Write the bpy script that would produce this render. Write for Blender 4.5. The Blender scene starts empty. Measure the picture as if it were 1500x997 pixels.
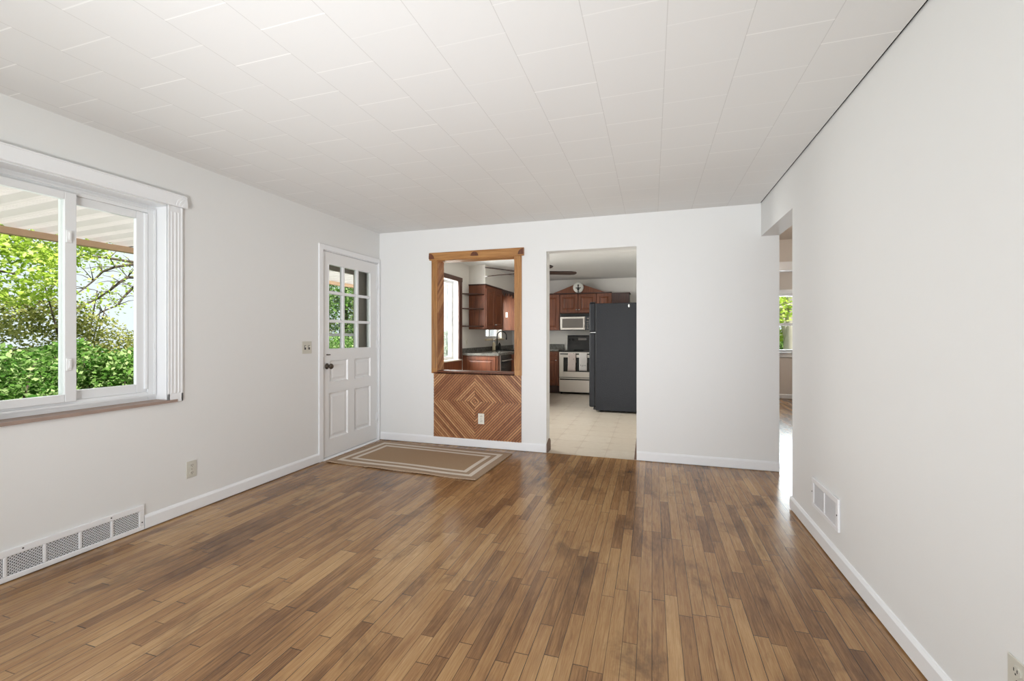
import bpy, bmesh, math, random
from mathutils import Vector, Matrix
random.seed(7)
PI = math.pi
scene = bpy.context.scene
COL = scene.collection

# ------------------------------------------------------------------ camera
CAM_YAW = math.atan(205/651.0)
cam_data = bpy.data.cameras.new('camera')
cam = bpy.data.objects.new('camera', cam_data)
COL.objects.link(cam)
cam.location = (0, 0, 1.24)
cam.rotation_euler = (PI/2, 0, CAM_YAW)
cam_data.sensor_fit = 'HORIZONTAL'
cam_data.sensor_width = 36.0
cam_data.lens = 36.0*651.0/1500.0
cam_data.shift_y = -8.5/1500.0
cam_data.clip_start = 0.05
scene.camera = cam

# ------------------------------------------------------------------ exposure, sky, sun, daylight, added fill lamps
scene.view_settings.view_transform = 'Standard'
scene.view_settings.look = 'None'
scene.view_settings.gamma = 1.0
scene.view_settings.use_curve_mapping = False
scene.view_settings.exposure = 0.13

world = bpy.data.worlds.new('world')
scene.world = world
world.use_nodes = True
wn = world.node_tree
bg = wn.nodes['Background']
bg.inputs['Color'].default_value = (0.87, 0.95, 1.0, 1)
bg.inputs['Strength'].default_value = 1.0

def sun(name, direction, strength, color, angle):
    l = bpy.data.lights.new(name, 'SUN')
    l.energy = strength; l.color = color; l.angle = math.radians(angle)
    o = bpy.data.objects.new(name, l); COL.objects.link(o)
    o.rotation_euler = Vector(direction).to_track_quat('-Z', 'Y').to_euler()
    o.location = (0, 0, 12)
    return o
sun('sun', (-0.62, 0.30, -0.80), 9.0, (1.0, 0.95, 0.85), 1.0)

def area(name, loc, target, sx, sy, power, color):
    l = bpy.data.lights.new(name, 'AREA')
    l.shape = 'RECTANGLE'; l.size = sx; l.size_y = sy
    l.energy = power; l.color = color
    o = bpy.data.objects.new(name, l); COL.objects.link(o)
    o.location = loc
    d = Vector(target) - Vector(loc)
    o.rotation_euler = d.to_track_quat('-Z', 'Y').to_euler()
    return o
# daylight through side, kitchen and bedroom windows; the rear lamp is added fill
area('rear_fill_light', (-1.3, -1.95, 1.55), (0.2, 3.5, 1.2), 3.2, 1.6, 102, (0.945, 0.96, 1.0))
area('daylight_front_window', (-3.75, 1.66, 1.5), (0.5, 1.9, 0.9), 1.0, 1.3, 6, (0.95, 0.98, 1.0))
area('daylight_dining_window', (-3.75, 6.08, 1.55), (-1.0, 6.4, 1.2), 1.4, 1.3, 140, (1.0, 0.98, 0.95))
area('daylight_sink_window', (-3.6, 8.45, 1.7), (-2.2, 8.9, 1.3), 0.9, 0.8, 32, (1.0, 0.97, 0.92))
area('daylight_bedroom_window', (2.4, 10.4, 1.6), (1.8, 6.0, 0.8), 0.9, 1.2, 45, (0.85, 0.93, 1.0))
def spot(name, loc, target, power, angle, radius, color):
    l = bpy.data.lights.new(name, 'SPOT')
    l.energy = power; l.color = color; l.spot_size = math.radians(angle); l.spot_blend = 1.0
    l.shadow_soft_size = radius
    o = bpy.data.objects.new(name, l); COL.objects.link(o)
    o.location = loc
    o.rotation_euler = (Vector(target)-Vector(loc)).to_track_quat('-Z', 'Y').to_euler()
# unseen spots added behind the viewer to brighten the ceiling
spot('ceiling_fill_spot', (-1.0, -1.25, 0.55), (-1.1, 3.9, 2.44), 290, 105, 0.25, (0.945, 0.96, 1.0))
spot('ceiling_fill_spot_far', (-1.0, -1.25, 0.6), (-1.1, 4.2, 2.44), 250, 62, 0.25, (0.945, 0.96, 1.0))
def fill_point(name, loc, power, radius, color):
    l = bpy.data.lights.new(name, 'POINT'); l.energy = power; l.color = color; l.shadow_soft_size = radius
    o = bpy.data.objects.new(name, l); COL.objects.link(o); o.location = loc
fill_point('hall_fill_light', (1.7, 5.0, 2.2), 13, 0.12, (1.0, 0.95, 0.88))  # hidden point lights added to brighten hall and bedroom
fill_point('bedroom_fill_light', (2.95, 8.2, 2.2), 16, 0.12, (1.0, 0.97, 0.93))

# ------------------------------------------------------------------ helpers
def lin(c):
    out = []
    for v in c[:3]:
        v /= 255.0
        out.append(v/12.92 if v <= 0.04045 else ((v+0.055)/1.055)**2.4)
    return tuple(out) + (1.0,)

class NT:
    """small node-tree writer"""
    def __init__(self, name):
        self.m = bpy.data.materials.new(name)
        self.m.use_nodes = True
        self.t = self.m.node_tree
        self.b = self.t.nodes['Principled BSDF']
        self.out = self.t.nodes['Material Output']
    def n(self, kind, **kw):
        nd = self.t.nodes.new(kind)
        for k, v in kw.items():
            setattr(nd, k, v)
        return nd
    def link(self, a, b):
        self.t.links.new(a, b)
    def val(self, sock, v):
        if isinstance(v, (int, float)):
            sock.default_value = v
        elif isinstance(v, (tuple, list)):
            sock.default_value = v
        else:
            self.link(v, sock)
    def math(self, op, a, b=None, c=None):
        nd = self.n('ShaderNodeMath', operation=op)
        self.val(nd.inputs[0], a)
        if b is not None: self.val(nd.inputs[1], b)
        if c is not None: self.val(nd.inputs[2], c)
        return nd.outputs[0]
    def mix(self, fac, a, b, mode='MIX'):
        nd = self.n('ShaderNodeMix', data_type='RGBA', blend_type=mode)
        self.val(nd.inputs[0], fac); self.val(nd.inputs[6], a); self.val(nd.inputs[7], b)
        return nd.outputs[2]
    def ramp(self, fac, stops):
        nd = self.n('ShaderNodeValToRGB')
        cr = nd.color_ramp
        while len(cr.elements) < len(stops): cr.elements.new(0.5)
        for e, (p, c) in zip(cr.elements, stops):
            e.position = p; e.color = c
        self.link(fac, nd.inputs[0])
        return nd.outputs[0]
    def coords(self):
        return self.n('ShaderNodeTexCoord').outputs['Object']
    def sep(self, v):
        s = self.n('ShaderNodeSeparateXYZ'); self.link(v, s.inputs[0]); return s.outputs
    def comb(self, x, y, z=0.0):
        c = self.n('ShaderNodeCombineXYZ')
        for i, v in enumerate((x, y, z)): self.val(c.inputs[i], v)
        return c.outputs[0]
    def noise(self, vec, scale, detail=2.0, rough=0.5, dist=0.0):
        nd = self.n('ShaderNodeTexNoise')
        if vec is not None: self.link(vec, nd.inputs['Vector'])
        nd.inputs['Scale'].default_value = scale
        nd.inputs['Detail'].default_value = detail
        nd.inputs['Roughness'].default_value = rough
        nd.inputs['Distortion'].default_value = dist
        return nd.outputs[0]
    def white(self, vec):
        nd = self.n('ShaderNodeTexWhiteNoise', noise_dimensions='3D')
        self.link(vec, nd.inputs['Vector'])
        return nd.outputs[0]
    def vmul(self, v, s):
        nd = self.n('ShaderNodeVectorMath', operation='MULTIPLY')
        self.link(v, nd.inputs[0]); nd.inputs[1].default_value = s
        return nd.outputs[0]
    def bump(self, h, strength=0.2, dist=0.01):
        nd = self.n('ShaderNodeBump')
        nd.inputs['Strength'].default_value = strength
        nd.inputs['Distance'].default_value = dist
        self.link(h, nd.inputs['Height'])
        self.link(nd.outputs[0], self.b.inputs['Normal'])
    def set(self, **kw):
        for k, v in kw.items():
            self.val(self.b.inputs[k.replace('_', ' ')], v)
        return self

def paint(name, rgb, rough=0.5, bump=0.0, scale=60, metal=0.0, vary=0.02, spec=0.5):
    t = NT(name)
    c = t.coords()
    nz = t.noise(c, scale*0.1, 3)
    col = lin(rgb)
    dark = tuple(v*(1-vary*2) for v in col[:3]) + (1,)
    t.set(Base_Color=t.mix(nz, dark, col), Roughness=rough, Metallic=metal)
    t.b.inputs['Specular IOR Level'].default_value = spec
    if bump:
        t.bump(t.noise(c, scale, 4, 0.6), bump, 0.004)
    return t.m

def wood(name, c1, c2, c3, axis=1, rough=0.4, scale=1.0, island=0.0):
    """long grain along axis (0,1,2)"""
    t = NT(name)
    c = t.coords()
    s = [45*scale, 45*scale, 45*scale]; s[axis] = 3.0*scale
    v = t.vmul(c, tuple(s))
    rnd = None
    if island:
        g = t.n('ShaderNodeNewGeometry')
        rnd = g.outputs['Random Per Island']
        ad = t.n('ShaderNodeVectorMath', operation='ADD')
        t.link(v, ad.inputs[0]); t.link(t.comb(t.math('MULTIPLY', rnd, 37.0), 0.0, t.math('MULTIPLY', rnd, 91.0)), ad.inputs[1])
        v = ad.outputs[0]
    nz = t.noise(v, 1.0, 4, 0.6, 0.6)
    if rnd is not None:
        nz = t.math('ADD', t.math('MULTIPLY', nz, 1-island), t.math('MULTIPLY', rnd, island))
    col = t.ramp(nz, [(0.25, lin(c1)), (0.5, lin(c2)), (0.78, lin(c3))])
    t.set(Base_Color=col, Roughness=rough)
    t.bump(nz, 0.08, 0.002)
    return t.m

# ------------------------------------------------------------------ materials
def mat_floor():
    t = NT('oak_strip_floor')
    x, y, z = t.sep(t.coords())
    W = 0.057
    gx = t.math('DIVIDE', x, W)
    ix = t.math('FLOOR', gx)
    fx = t.math('FRACT', gx)
    r1 = t.white(t.comb(ix, 3.7, 1.1))
    r2 = t.white(t.comb(ix, 9.2, 4.3))
    L = t.math('ADD', 0.42, t.math('MULTIPLY', r2, 0.55))
    gy = t.math('ADD', t.math('DIVIDE', y, L), t.math('MULTIPLY', r1, 13.0))
    iy = t.math('FLOOR', gy)
    fy = t.math('FRACT', gy)
    cell = t.white(t.comb(ix, iy, 0.5))
    cell2 = t.white(t.comb(ix, iy, 7.5))
    # grain, long along y, shifted for each strip
    gv = t.comb(t.math('ADD', t.math('MULTIPLY', x, 70.0), t.math('MULTIPLY', cell, 50.0)),
                t.math('ADD', t.math('MULTIPLY', y, 3.2), t.math('MULTIPLY', cell2, 40.0)), cell)
    grain = t.noise(gv, 1.0, 5, 0.65, 1.2)
    fine = t.noise(t.comb(t.math('MULTIPLY', x, 420.0), t.math('MULTIPLY', y, 14.0), cell), 1.0, 3, 0.6)
    big = t.noise(t.comb(t.math('MULTIPLY', x, 1.0), t.math('MULTIPLY', y, 0.45), 0.0), 1.7, 4, 0.6)
    f = t.math('ADD', t.math('MULTIPLY', cell, 0.22), t.math('MULTIPLY', grain, 0.52))
    f = t.math('ADD', f, t.math('MULTIPLY', fine, 0.27))
    f = t.math('ADD', f, t.math('MULTIPLY', t.math('SUBTRACT', big, 0.5), 0.55))
    col = t.ramp(f, [(0.17, lin((74, 48, 29))), (0.34, lin((116, 81, 50))), (0.49, lin((152, 113, 73))),
                     (0.65, lin((178, 140, 95))), (0.85, lin((206, 171, 124)))])
    # worn dark patches
    st = t.noise(t.comb(t.math('MULTIPLY', x, 3.0), t.math('MULTIPLY', y, 1.1), 4.0), 1.6, 5, 0.7, 0.5)
    stm = t.ramp(st, [(0.53, (0, 0, 0, 1)), (0.68, (1, 1, 1, 1))])
    col = t.mix(t.math('MULTIPLY', t.math('MULTIPLY', stm, t.math('ADD', 0.35, t.math('MULTIPLY', grain, 1.1))), 0.62), col, lin((68, 42, 25)))
    # seams
    sx = t.math('LESS_THAN', t.math('MULTIPLY', t.math('MINIMUM', fx, t.math('SUBTRACT', 1.0, fx)), W), 0.0013)
    fym = t.math('MULTIPLY', t.math('MINIMUM', fy, t.math('SUBTRACT', 1.0, fy)), L)
    sy = t.math('LESS_THAN', fym, 0.0017)
    seam = t.math('MAXIMUM', sx, sy)
    seamv = t.math('MULTIPLY', seam, t.math('ADD', 0.55, t.math('MULTIPLY', t.white(t.comb(ix, iy, 2.2)), 0.45)))
    col = t.mix(seamv, col, lin((34, 19, 11)))
    t.set(Base_Color=col)
    rg = t.math('ADD', 0.17, t.math('MULTIPLY', grain, 0.12))
    t.set(Roughness=rg)
    t.b.inputs['Specular IOR Level'].default_value = 0.5
    hgt = t.math('SUBTRACT', t.math('MULTIPLY', grain, 0.25), seam)
    t.bump(hgt, 0.12, 0.002)
    return t.m

def mat_ceiling():
    t = NT('ceiling_tile')
    c = t.coords()
    x, y, z = t.sep(c)
    P = 0.305
    gx = t.math('DIVIDE', t.math('ADD', x, 10*P - 0.055), P)
    ix = t.math('FLOOR', gx); fx = t.math('FRACT', gx)
    odd = t.math('MODULO', ix, 2.0)
    gy = t.math('ADD', t.math('DIVIDE', t.math('ADD', y, 20*P), P), t.math('MULTIPLY', odd, 0.5))
    iy = t.math('FLOOR', gy)
    fy = t.math('FRACT', gy)
    dx = t.math('MULTIPLY', t.math('MINIMUM', fx, t.math('SUBTRACT', 1.0, fx)), P)
    dy = t.math('MULTIPLY', t.math('MINIMUM', fy, t.math('SUBTRACT', 1.0, fy)), P)
    mx = t.math('LESS_THAN', dx, 0.0016)
    my = t.math('LESS_THAN', dy, 0.0030)
    col = t.mix(t.math('MULTIPLY', mx, 0.55), lin((231, 231, 230)), lin((196, 195, 193)))
    rnd = t.white(t.comb(ix, iy, 0.3))
    col = t.mix(t.math('MULTIPLY', my, t.math('ADD', 0.1, t.math('MULTIPLY', rnd, 0.9))), col, lin((250, 250, 249)))  # cross joints painted pale, as bevels catching the light
    t.set(Base_Color=col, Roughness=0.75)
    t.b.inputs['Specular IOR Level'].default_value = 0.2
    n = t.noise(c, 70, 4, 0.7, 1.0)
    h = t.math('SUBTRACT', t.math('MULTIPLY', n, 0.35), t.math('MAXIMUM', mx, t.math('MULTIPLY', my, 0.6)))
    t.bump(h, 0.22, 0.003)
    return t.m

def mat_vinyl():
    t = NT('vinyl_floor')
    c = t.coords(); x, y, z = t.sep(c)
    P = 0.305
    fx = t.math('FRACT', t.math('DIVIDE', t.math('ADD', x, 9.0), P)); fy = t.math('FRACT', t.math('DIVIDE', y, P))
    ix = t.math('FLOOR', t.math('DIVIDE', t.math('ADD', x, 9.0), P)); iy = t.math('FLOOR', t.math('DIVIDE', y, P))
    ax = t.math('MINIMUM', fx, t.math('SUBTRACT', 1.0, fx)); ay = t.math('MINIMUM', fy, t.math('SUBTRACT', 1.0, fy))
    dia = t.math('LESS_THAN', t.math('ADD', ax, ay), 0.2)
    edge = t.math('LESS_THAN', t.math('MINIMUM', ax, ay), 0.016)
    nz = t.noise(c, 14, 4, 0.6)
    base = t.mix(nz, lin((200, 188, 172)), lin((222, 213, 200)))
    rv = t.white(t.comb(ix, iy, 0.1))
    base = t.mix(t.math('MULTIPLY', rv, 0.25), base, lin((196, 180, 160)))
    base = t.mix(t.math('MULTIPLY', dia, 0.4), base, lin((188, 172, 154)))
    base = t.mix(t.math('MULTIPLY', edge, 0.35), base, lin((178, 164, 148)))
    t.set(Base_Color=base, Roughness=0.3)
    t.b.inputs['Specular IOR Level'].default_value = 0.5
    return t.m

def mat_granite():
    t = NT('granite')
    c = t.coords()
    n1 = t.noise(c, 90, 3, 0.7); n2 = t.noise(c, 18, 4, 0.6)
    f = t.math('ADD', t.math('MULTIPLY', n1, 0.6), t.math('MULTIPLY', n2, 0.4))
    t.set(Base_Color=t.ramp(f, [(0.3, lin((50, 48, 46))), (0.5, lin((100, 98, 92))), (0.7, lin((150, 148, 142)))]), Roughness=0.22)
    return t.m

def mat_fridge():
    t = NT('black_textured_steel')
    c = t.coords()
    n1 = t.noise(c, 45, 3, 0.7)
    n2 = t.noise(c, 160, 2, 0.6)
    t.set(Base_Color=lin((18, 20, 26)), Roughness=t.ramp(n1, [(0.35, (0.40,)*3+(1,)), (0.65, (0.52,)*3+(1,))]))
    t.b.inputs['Specular IOR Level'].default_value = 0.36
    n = t.n('ShaderNodeTexVoronoi'); t.link(c, n.inputs['Vector']); n.inputs['Scale'].default_value = 90
    t.bump(t.math('ADD', n.outputs[0], t.math('MULTIPLY', n2, 0.4)), 0.4, 0.004)
    return t.m

def mat_rug():
    t = NT('jute_weave')
    c = t.coords(); x, y, z = t.sep(c)
    # distance to the rug's edge in metres (rug is 1.60 x 0.90, centred)
    ex = t.math('SUBTRACT', 0.80, t.math('ABSOLUTE', x)); ey = t.math('SUBTRACT', 0.45, t.math('ABSOLUTE', y))
    e = t.math('MINIMUM', ex, ey)
    def band(a, b):
        return t.math('MULTIPLY', t.math('GREATER_THAN', e, a), t.math('LESS_THAN', e, b))
    cream = t.math('MAXIMUM', band(0.072, 0.118), band(0.165, 0.208))
    wv = t.n('ShaderNodeTexWave'); t.link(c, wv.inputs['Vector'])
    wv.inputs['Scale'].default_value = 55; wv.inputs['Distortion'].default_value = 3; wv.bands_direction = 'Y'
    nz = t.noise(c, 220, 3, 0.7)
    f = t.math('ADD', t.math('MULTIPLY', wv.outputs['Fac'], 0.4), t.math('MULTIPLY', nz, 0.6))
    tan = t.ramp(f, [(0.2, lin((138, 112, 88))), (0.55, lin((176, 148, 120))), (0.9, lin((204, 180, 152)))])
    dark_band = band(0.118, 0.165)
    tan = t.mix(t.math('MULTIPLY', t.math('MAXIMUM', dark_band, t.math('LESS_THAN', e, 0.075)), 0.45), tan, lin((176, 156, 138)))
    cr = t.ramp(f, [(0.2, lin((206, 192, 178))), (0.7, lin((238, 228, 216)))])
    t.set(Base_Color=t.mix(cream, tan, cr), Roughness=0.95)
    t.b.inputs['Specular IOR Level'].default_value = 0.1
    t.bump(f, 0.6, 0.006)
    return t.m

def mat_glass():
    t = NT('window_glass')
    tr = t.n('ShaderNodeBsdfTransparent'); tr.inputs[0].default_value = (0.97, 0.985, 0.98, 1)
    gl = t.n('ShaderNodeBsdfGlossy'); gl.inputs['Roughness'].default_value = 0.02
    lw = t.n('ShaderNodeLayerWeight'); lw.inputs[0].default_value = 0.12
    mx = t.n('ShaderNodeMixShader')
    t.link(t.math('MULTIPLY', lw.outputs['Fresnel'], 0.6), mx.inputs[0])
    t.link(tr.outputs[0], mx.inputs[1]); t.link(gl.outputs[0], mx.inputs[2])
    t.link(mx.outputs[0], t.out.inputs[0])
    return t.m

def mat_leaf(name, a, b, c):
    t = NT(name)
    g = t.n('ShaderNodeNewGeometry')
    col = t.ramp(g.outputs['Random Per Island'], [(0.0, lin(a)), (0.5, lin(b)), (1.0, lin(c))])
    df = t.n('ShaderNodeBsdfDiffuse'); t.link(col, df.inputs[0])
    tl = t.n('ShaderNodeBsdfTranslucent'); t.link(col, tl.inputs[0])
    mx = t.n('ShaderNodeMixShader'); mx.inputs[0].default_value = 0.4
    t.link(df.outputs[0], mx.inputs[1]); t.link(tl.outputs[0], mx.inputs[2])
    t.link(mx.outputs[0], t.out.inputs[0])
    return t.m

def mat_awning():
    t = NT('awning_sheet')
    c = t.coords()
    col = t.mix(t.noise(c, 6, 3), lin((236, 232, 232)), lin((244, 240, 240)))
    df = t.n('ShaderNodeBsdfDiffuse'); t.link(col, df.inputs[0])
    tl = t.n('ShaderNodeBsdfTranslucent'); t.link(col, tl.inputs[0])
    mx = t.n('ShaderNodeMixShader'); mx.inputs[0].default_value = 0.46
    t.link(df.outputs[0], mx.inputs[1]); t.link(tl.outputs[0], mx.inputs[2])
    t.link(mx.outputs[0], t.out.inputs[0])
    return t.m

def mat_steel(name, rgb, rough=0.3):
    t = NT(name)
    c = t.coords()
    v = t.vmul(c, (4, 4, 300))
    n = t.noise(v, 1.0, 2)
    t.set(Base_Color=lin(rgb), Metallic=0.9, Roughness=t.math('ADD', rough-0.05, t.math('MULTIPLY', n, 0.1)))
    return t.m

def mat_towel(name, base, dots):
    t = NT(name)
    c = t.coords()
    v = t.n('ShaderNodeTexVoronoi'); t.link(c, v.inputs['Vector']); v.inputs['Scale'].default_value = 16
    d = t.math('LESS_THAN', v.outputs['Distance'], 0.14 if dots else -1.0)
    t.set(Base_Color=t.mix(d, lin(base), lin((110, 96, 92))), Roughness=0.95)
    t.bump(t.noise(c, 500, 2), 0.3, 0.002)
    return t.m

M = {}
M['wall'] = paint('wall_paint', (231, 231, 230), 0.55, 0.05, 140, vary=0.006, spec=0.3)
M['kitchen_wall'] = paint('kitchen_wall_paint', (228, 224, 218), 0.6, 0.05, 140, vary=0.008, spec=0.3)
M['hall_wall'] = paint('hall_wall_paint', (222, 214, 206), 0.6, 0.05, 140, vary=0.008, spec=0.3)
M['ceiling'] = mat_ceiling()
M['kitchen_ceiling'] = paint('kitchen_ceiling_plaster', (224, 223, 221), 0.7, 0.35, 18, vary=0.02, spec=0.2)
M['floor'] = mat_floor()
M['vinyl'] = mat_vinyl()
M['trim'] = paint('white_trim_gloss', (240, 241, 243), 0.3, 0.02, 60, vary=0.006)
M['door_white'] = paint('white_door_paint', (236, 236, 236), 0.32, 0.03, 80, vary=0.008)
M['vinyl_white'] = paint('white_window_vinyl', (232, 233, 234), 0.35, 0.0, vary=0.004)
M['brown_sill'] = paint('weathered_brown_sill', (170, 148, 136), 0.6, 0.2, 80, vary=0.15)
M['raw_wood'] = paint('raw_brown_base', (118, 92, 76), 0.6, 0.2, 60, vary=0.15)
M['oak'] = wood('honey_oak_z', (128, 84, 42), (172, 122, 70), (196, 148, 92), 2, 0.35)
M['oak_x'] = wood('honey_oak_x', (128, 84, 42), (172, 122, 70), (196, 148, 92), 0, 0.35)
M['rosette'] = wood('walnut_rosette', (70, 38, 24), (104, 58, 34), (134, 80, 50), 2, 0.4)
M['strip'] = wood('cedar_strip', (134, 84, 53), (170, 117, 77), (198, 150, 106), 2, 0.42, island=0.5)
M['cherry'] = wood('cherry_cabinet', (80, 40, 24), (116, 64, 38), (142, 84, 52), 2, 0.45)
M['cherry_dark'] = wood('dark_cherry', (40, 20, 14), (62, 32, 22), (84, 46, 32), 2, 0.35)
M['casing_brown'] = wood('brown_casing', (58, 36, 28), (86, 56, 46), (106, 72, 60), 2, 0.4)
M['granite'] = mat_granite()
M['fridge'] = mat_fridge()
M['black'] = paint('black_enamel', (22, 22, 24), 0.18, 0.0, vary=0.0)
M['black_matte'] = paint('black_matte', (18, 18, 18), 0.5, 0.0, vary=0.0)
M['recess_shade'] = paint('painted_recess_shade', (20, 17, 15), 0.9, 0.0, vary=0.0, spec=0.0)  # near-black colour standing in for shade inside gap and ducts
M['grey_screen'] = paint('grey_mesh_screen', (120, 112, 106), 0.3, 0.0, vary=0.02)
M['steel'] = mat_steel('brushed_steel', (205, 198, 190), 0.33)
M['chrome'] = mat_steel('chrome', (200, 200, 200), 0.12)
M['bronze'] = mat_steel('aged_bronze', (92, 84, 76), 0.32)
M['glass'] = mat_glass()
M['plate'] = paint('ivory_plastic', (226, 222, 210), 0.35, 0.0, vary=0.0)
M['plate_grey'] = paint('almond_plastic', (206, 203, 192), 0.35, 0.0, vary=0.0)
M['plate_white'] = paint('white_plastic', (240, 240, 240), 0.35, 0.0, vary=0.0)
M['slot'] = paint('outlet_slot', (50, 48, 46), 0.6, 0.0, vary=0.0)
M['vent'] = paint('white_vent_enamel', (238, 238, 240), 0.35, 0.0, vary=0.0)
M['rug'] = mat_rug()
M['fan_blade'] = wood('fan_blade_walnut', (34, 22, 18), (52, 34, 28), (70, 48, 38), 0, 0.3)
M['ornament'] = paint('frosted_white_glass', (236, 236, 232), 0.25, 0.0, vary=0.02)
M['soap'] = paint('cream_bottle', (228, 212, 176), 0.3, 0.0, vary=0.1)
M['towel_dot'] = mat_towel('dotted_towel', (214, 200, 194), True)
M['towel_plain'] = mat_towel('white_towel', (226, 222, 220), False)
M['ink'] = paint('black_thread', (60, 56, 54), 0.9, 0.0, vary=0.0)
M['awning'] = mat_awning()
M['awning_beam'] = paint('tan_beam', (206, 170, 140), 0.6, 0.1, 30, vary=0.08)
M['storm'] = paint('taupe_storm_door', (176, 164, 152), 0.5, 0.05, 30, vary=0.05)
M['concrete'] = paint('porch_concrete', (190, 186, 180), 0.9, 0.3, 40, vary=0.08)
M['grass'] = paint('lawn_green', (96, 124, 52), 0.95, 0.6, 30, vary=0.3)
M['bark'] = paint('grey_bark', (92, 80, 68), 0.9, 0.8, 40, vary=0.3)
M['pale_bark'] = paint('pale_bark', (200, 190, 178), 0.9, 0.8, 25, vary=0.3)
M['leaf_bright'] = mat_leaf('leaf_bright', (140, 172, 56), (184, 206, 92), (222, 232, 148))
M['leaf_green'] = mat_leaf('leaf_green', (62, 104, 42), (112, 152, 72), (186, 206, 146))
M['leaf_olive'] = mat_leaf('leaf_olive', (104, 112, 60), (146, 152, 84), (196, 192, 124))
M['siding'] = paint('outer_siding', (206, 200, 192), 0.7, 0.1, 30, vary=0.05)

# ------------------------------------------------------------------ mesh builder
class MB:
    def __init__(self):
        self.v = []; self.f = []; self.smooth = []
    def add(self, verts, faces, smooth=False):
        o = len(self.v)
        self.v += [tuple(p) for p in verts]
        for f in faces:
            self.f.append(tuple(i+o for i in f)); self.smooth.append(smooth)
        return self
    def box(self, x0, x1, y0, y1, z0, z1):
        if x0 > x1: x0, x1 = x1, x0
        if y0 > y1: y0, y1 = y1, y0
        if z0 > z1: z0, z1 = z1, z0
        v = [(x0,y0,z0),(x1,y0,z0),(x1,y1,z0),(x0,y1,z0),(x0,y0,z1),(x1,y0,z1),(x1,y1,z1),(x0,y1,z1)]
        return self.add(v, [(0,3,2,1),(4,5,6,7),(0,1,5,4),(1,2,6,5),(2,3,7,6),(3,0,4,7)])
    def prism(self, pts, h, base, u, w, n):
        """polygon pts (a,b) in plane base + a*u + b*w, thickened by h along n"""
        base, u, w, n = Vector(base), Vector(u), Vector(w), Vector(n)
        lo = [base + u*a + w*b for a, b in pts]; hi = [p + n*h for p in lo]
        k = len(pts)
        fc = [tuple(range(k))[::-1], tuple(range(k, 2*k))] + [(i, (i+1) % k, k+(i+1) % k, k+i) for i in range(k)]
        return self.add(lo+hi, fc)
    def lathe(self, prof, c, axis='z', seg=24, smooth=True):
        """prof [(r,h)] about an axis through c"""
        v = []; f = []
        c = Vector(c)
        for r, h in prof:
            for i in range(seg):
                a = 2*PI*i/seg
                p = {'z': Vector((r*math.cos(a), r*math.sin(a), h)), 'x': Vector((h, r*math.cos(a), r*math.sin(a))),
                     'y': Vector((r*math.cos(a), h, r*math.sin(a)))}[axis]
                v.append(c+p)
        n = len(prof)
        for k in range(n-1):
            for i in range(seg):
                j = (i+1) % seg
                f.append((k*seg+i, k*seg+j, (k+1)*seg+j, (k+1)*seg+i))
        f.append(tuple(range(seg))[::-1]); f.append(tuple(range((n-1)*seg, n*seg)))
        return self.add(v, f, smooth)
    def tube(self, path, r, seg=10):
        path = [Vector(p) for p in path]
        rs = r if isinstance(r, (list, tuple)) else [r]*len(path)
        v = []; f = []
        up = Vector((0, 0, 1)); prev = None
        for k, p in enumerate(path):
            d = (path[min(k+1, len(path)-1)] - path[max(k-1, 0)]).normalized()
            if prev is None:
                a = d.cross(up if abs(d.z) < 0.95 else Vector((1, 0, 0))).normalized()
            else:
                a = (prev - d*prev.dot(d)).normalized()
            prev = a
            b = d.cross(a)
            for i in range(seg):
                t = 2*PI*i/seg
                v.append(p + (a*math.cos(t) + b*math.sin(t))*rs[k])
        for k in range(len(path)-1):
            for i in range(seg):
                j = (i+1) % seg
                f.append((k*seg+i, k*seg+j, (k+1)*seg+j, (k+1)*seg+i))
        f.append(tuple(range(seg))[::-1]); f.append(tuple(range((len(path)-1)*seg, len(path)*seg)))
        return self.add(v, f, True)
    def build(self, name, mat, parent=None, bevel=0.0, label=None, loc=None):
        me = bpy.data.meshes.new(name)
        me.from_pydata(self.v, [], self.f)
        me.polygons.foreach_set('use_smooth', self.smooth)
        me.materials.append(mat)
        bm = bmesh.new(); bm.from_mesh(me)
        bmesh.ops.recalc_face_normals(bm, faces=bm.faces)
        bm.to_mesh(me); bm.free()
        me.update()
        o = bpy.data.objects.new(name, me)
        COL.objects.link(o)
        if parent is not None:
            o.parent = parent
            r = parent
            off = Vector((0, 0, 0))
            while r is not None:
                off += r.location; r = r.parent
            # vertices were given in world space: bring them into the parent's frame
            if off.length > 0:
                me.transform(Matrix.Translation(-off))
        elif loc is not None:
            me.transform(Matrix.Translation(-Vector(loc))); o.location = loc
        if bevel:
            md = o.modifiers.new('bevel', 'BEVEL'); md.width = bevel; md.segments = 2
            md.limit_method = 'ANGLE'; md.angle_limit = math.radians(40)
        if label: o['label'] = label
        return o

def tag(o, label, cat, group=None, kind=None):
    o['label'] = label; o['category'] = cat
    if group: o['group'] = group
    if kind: o['kind'] = kind
    return o
def thing(name, label, cat, loc, group=None, kind=None):
    o = bpy.data.objects.new(name, None); COL.objects.link(o)
    o.location = loc; o.empty_display_size = 0.1
    return tag(o, label, cat, group, kind)
def struct(name, mb, mat, label, cat, bevel=0.0):
    return tag(mb.build(name, mat, bevel=bevel), label, cat, kind='structure')

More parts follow.
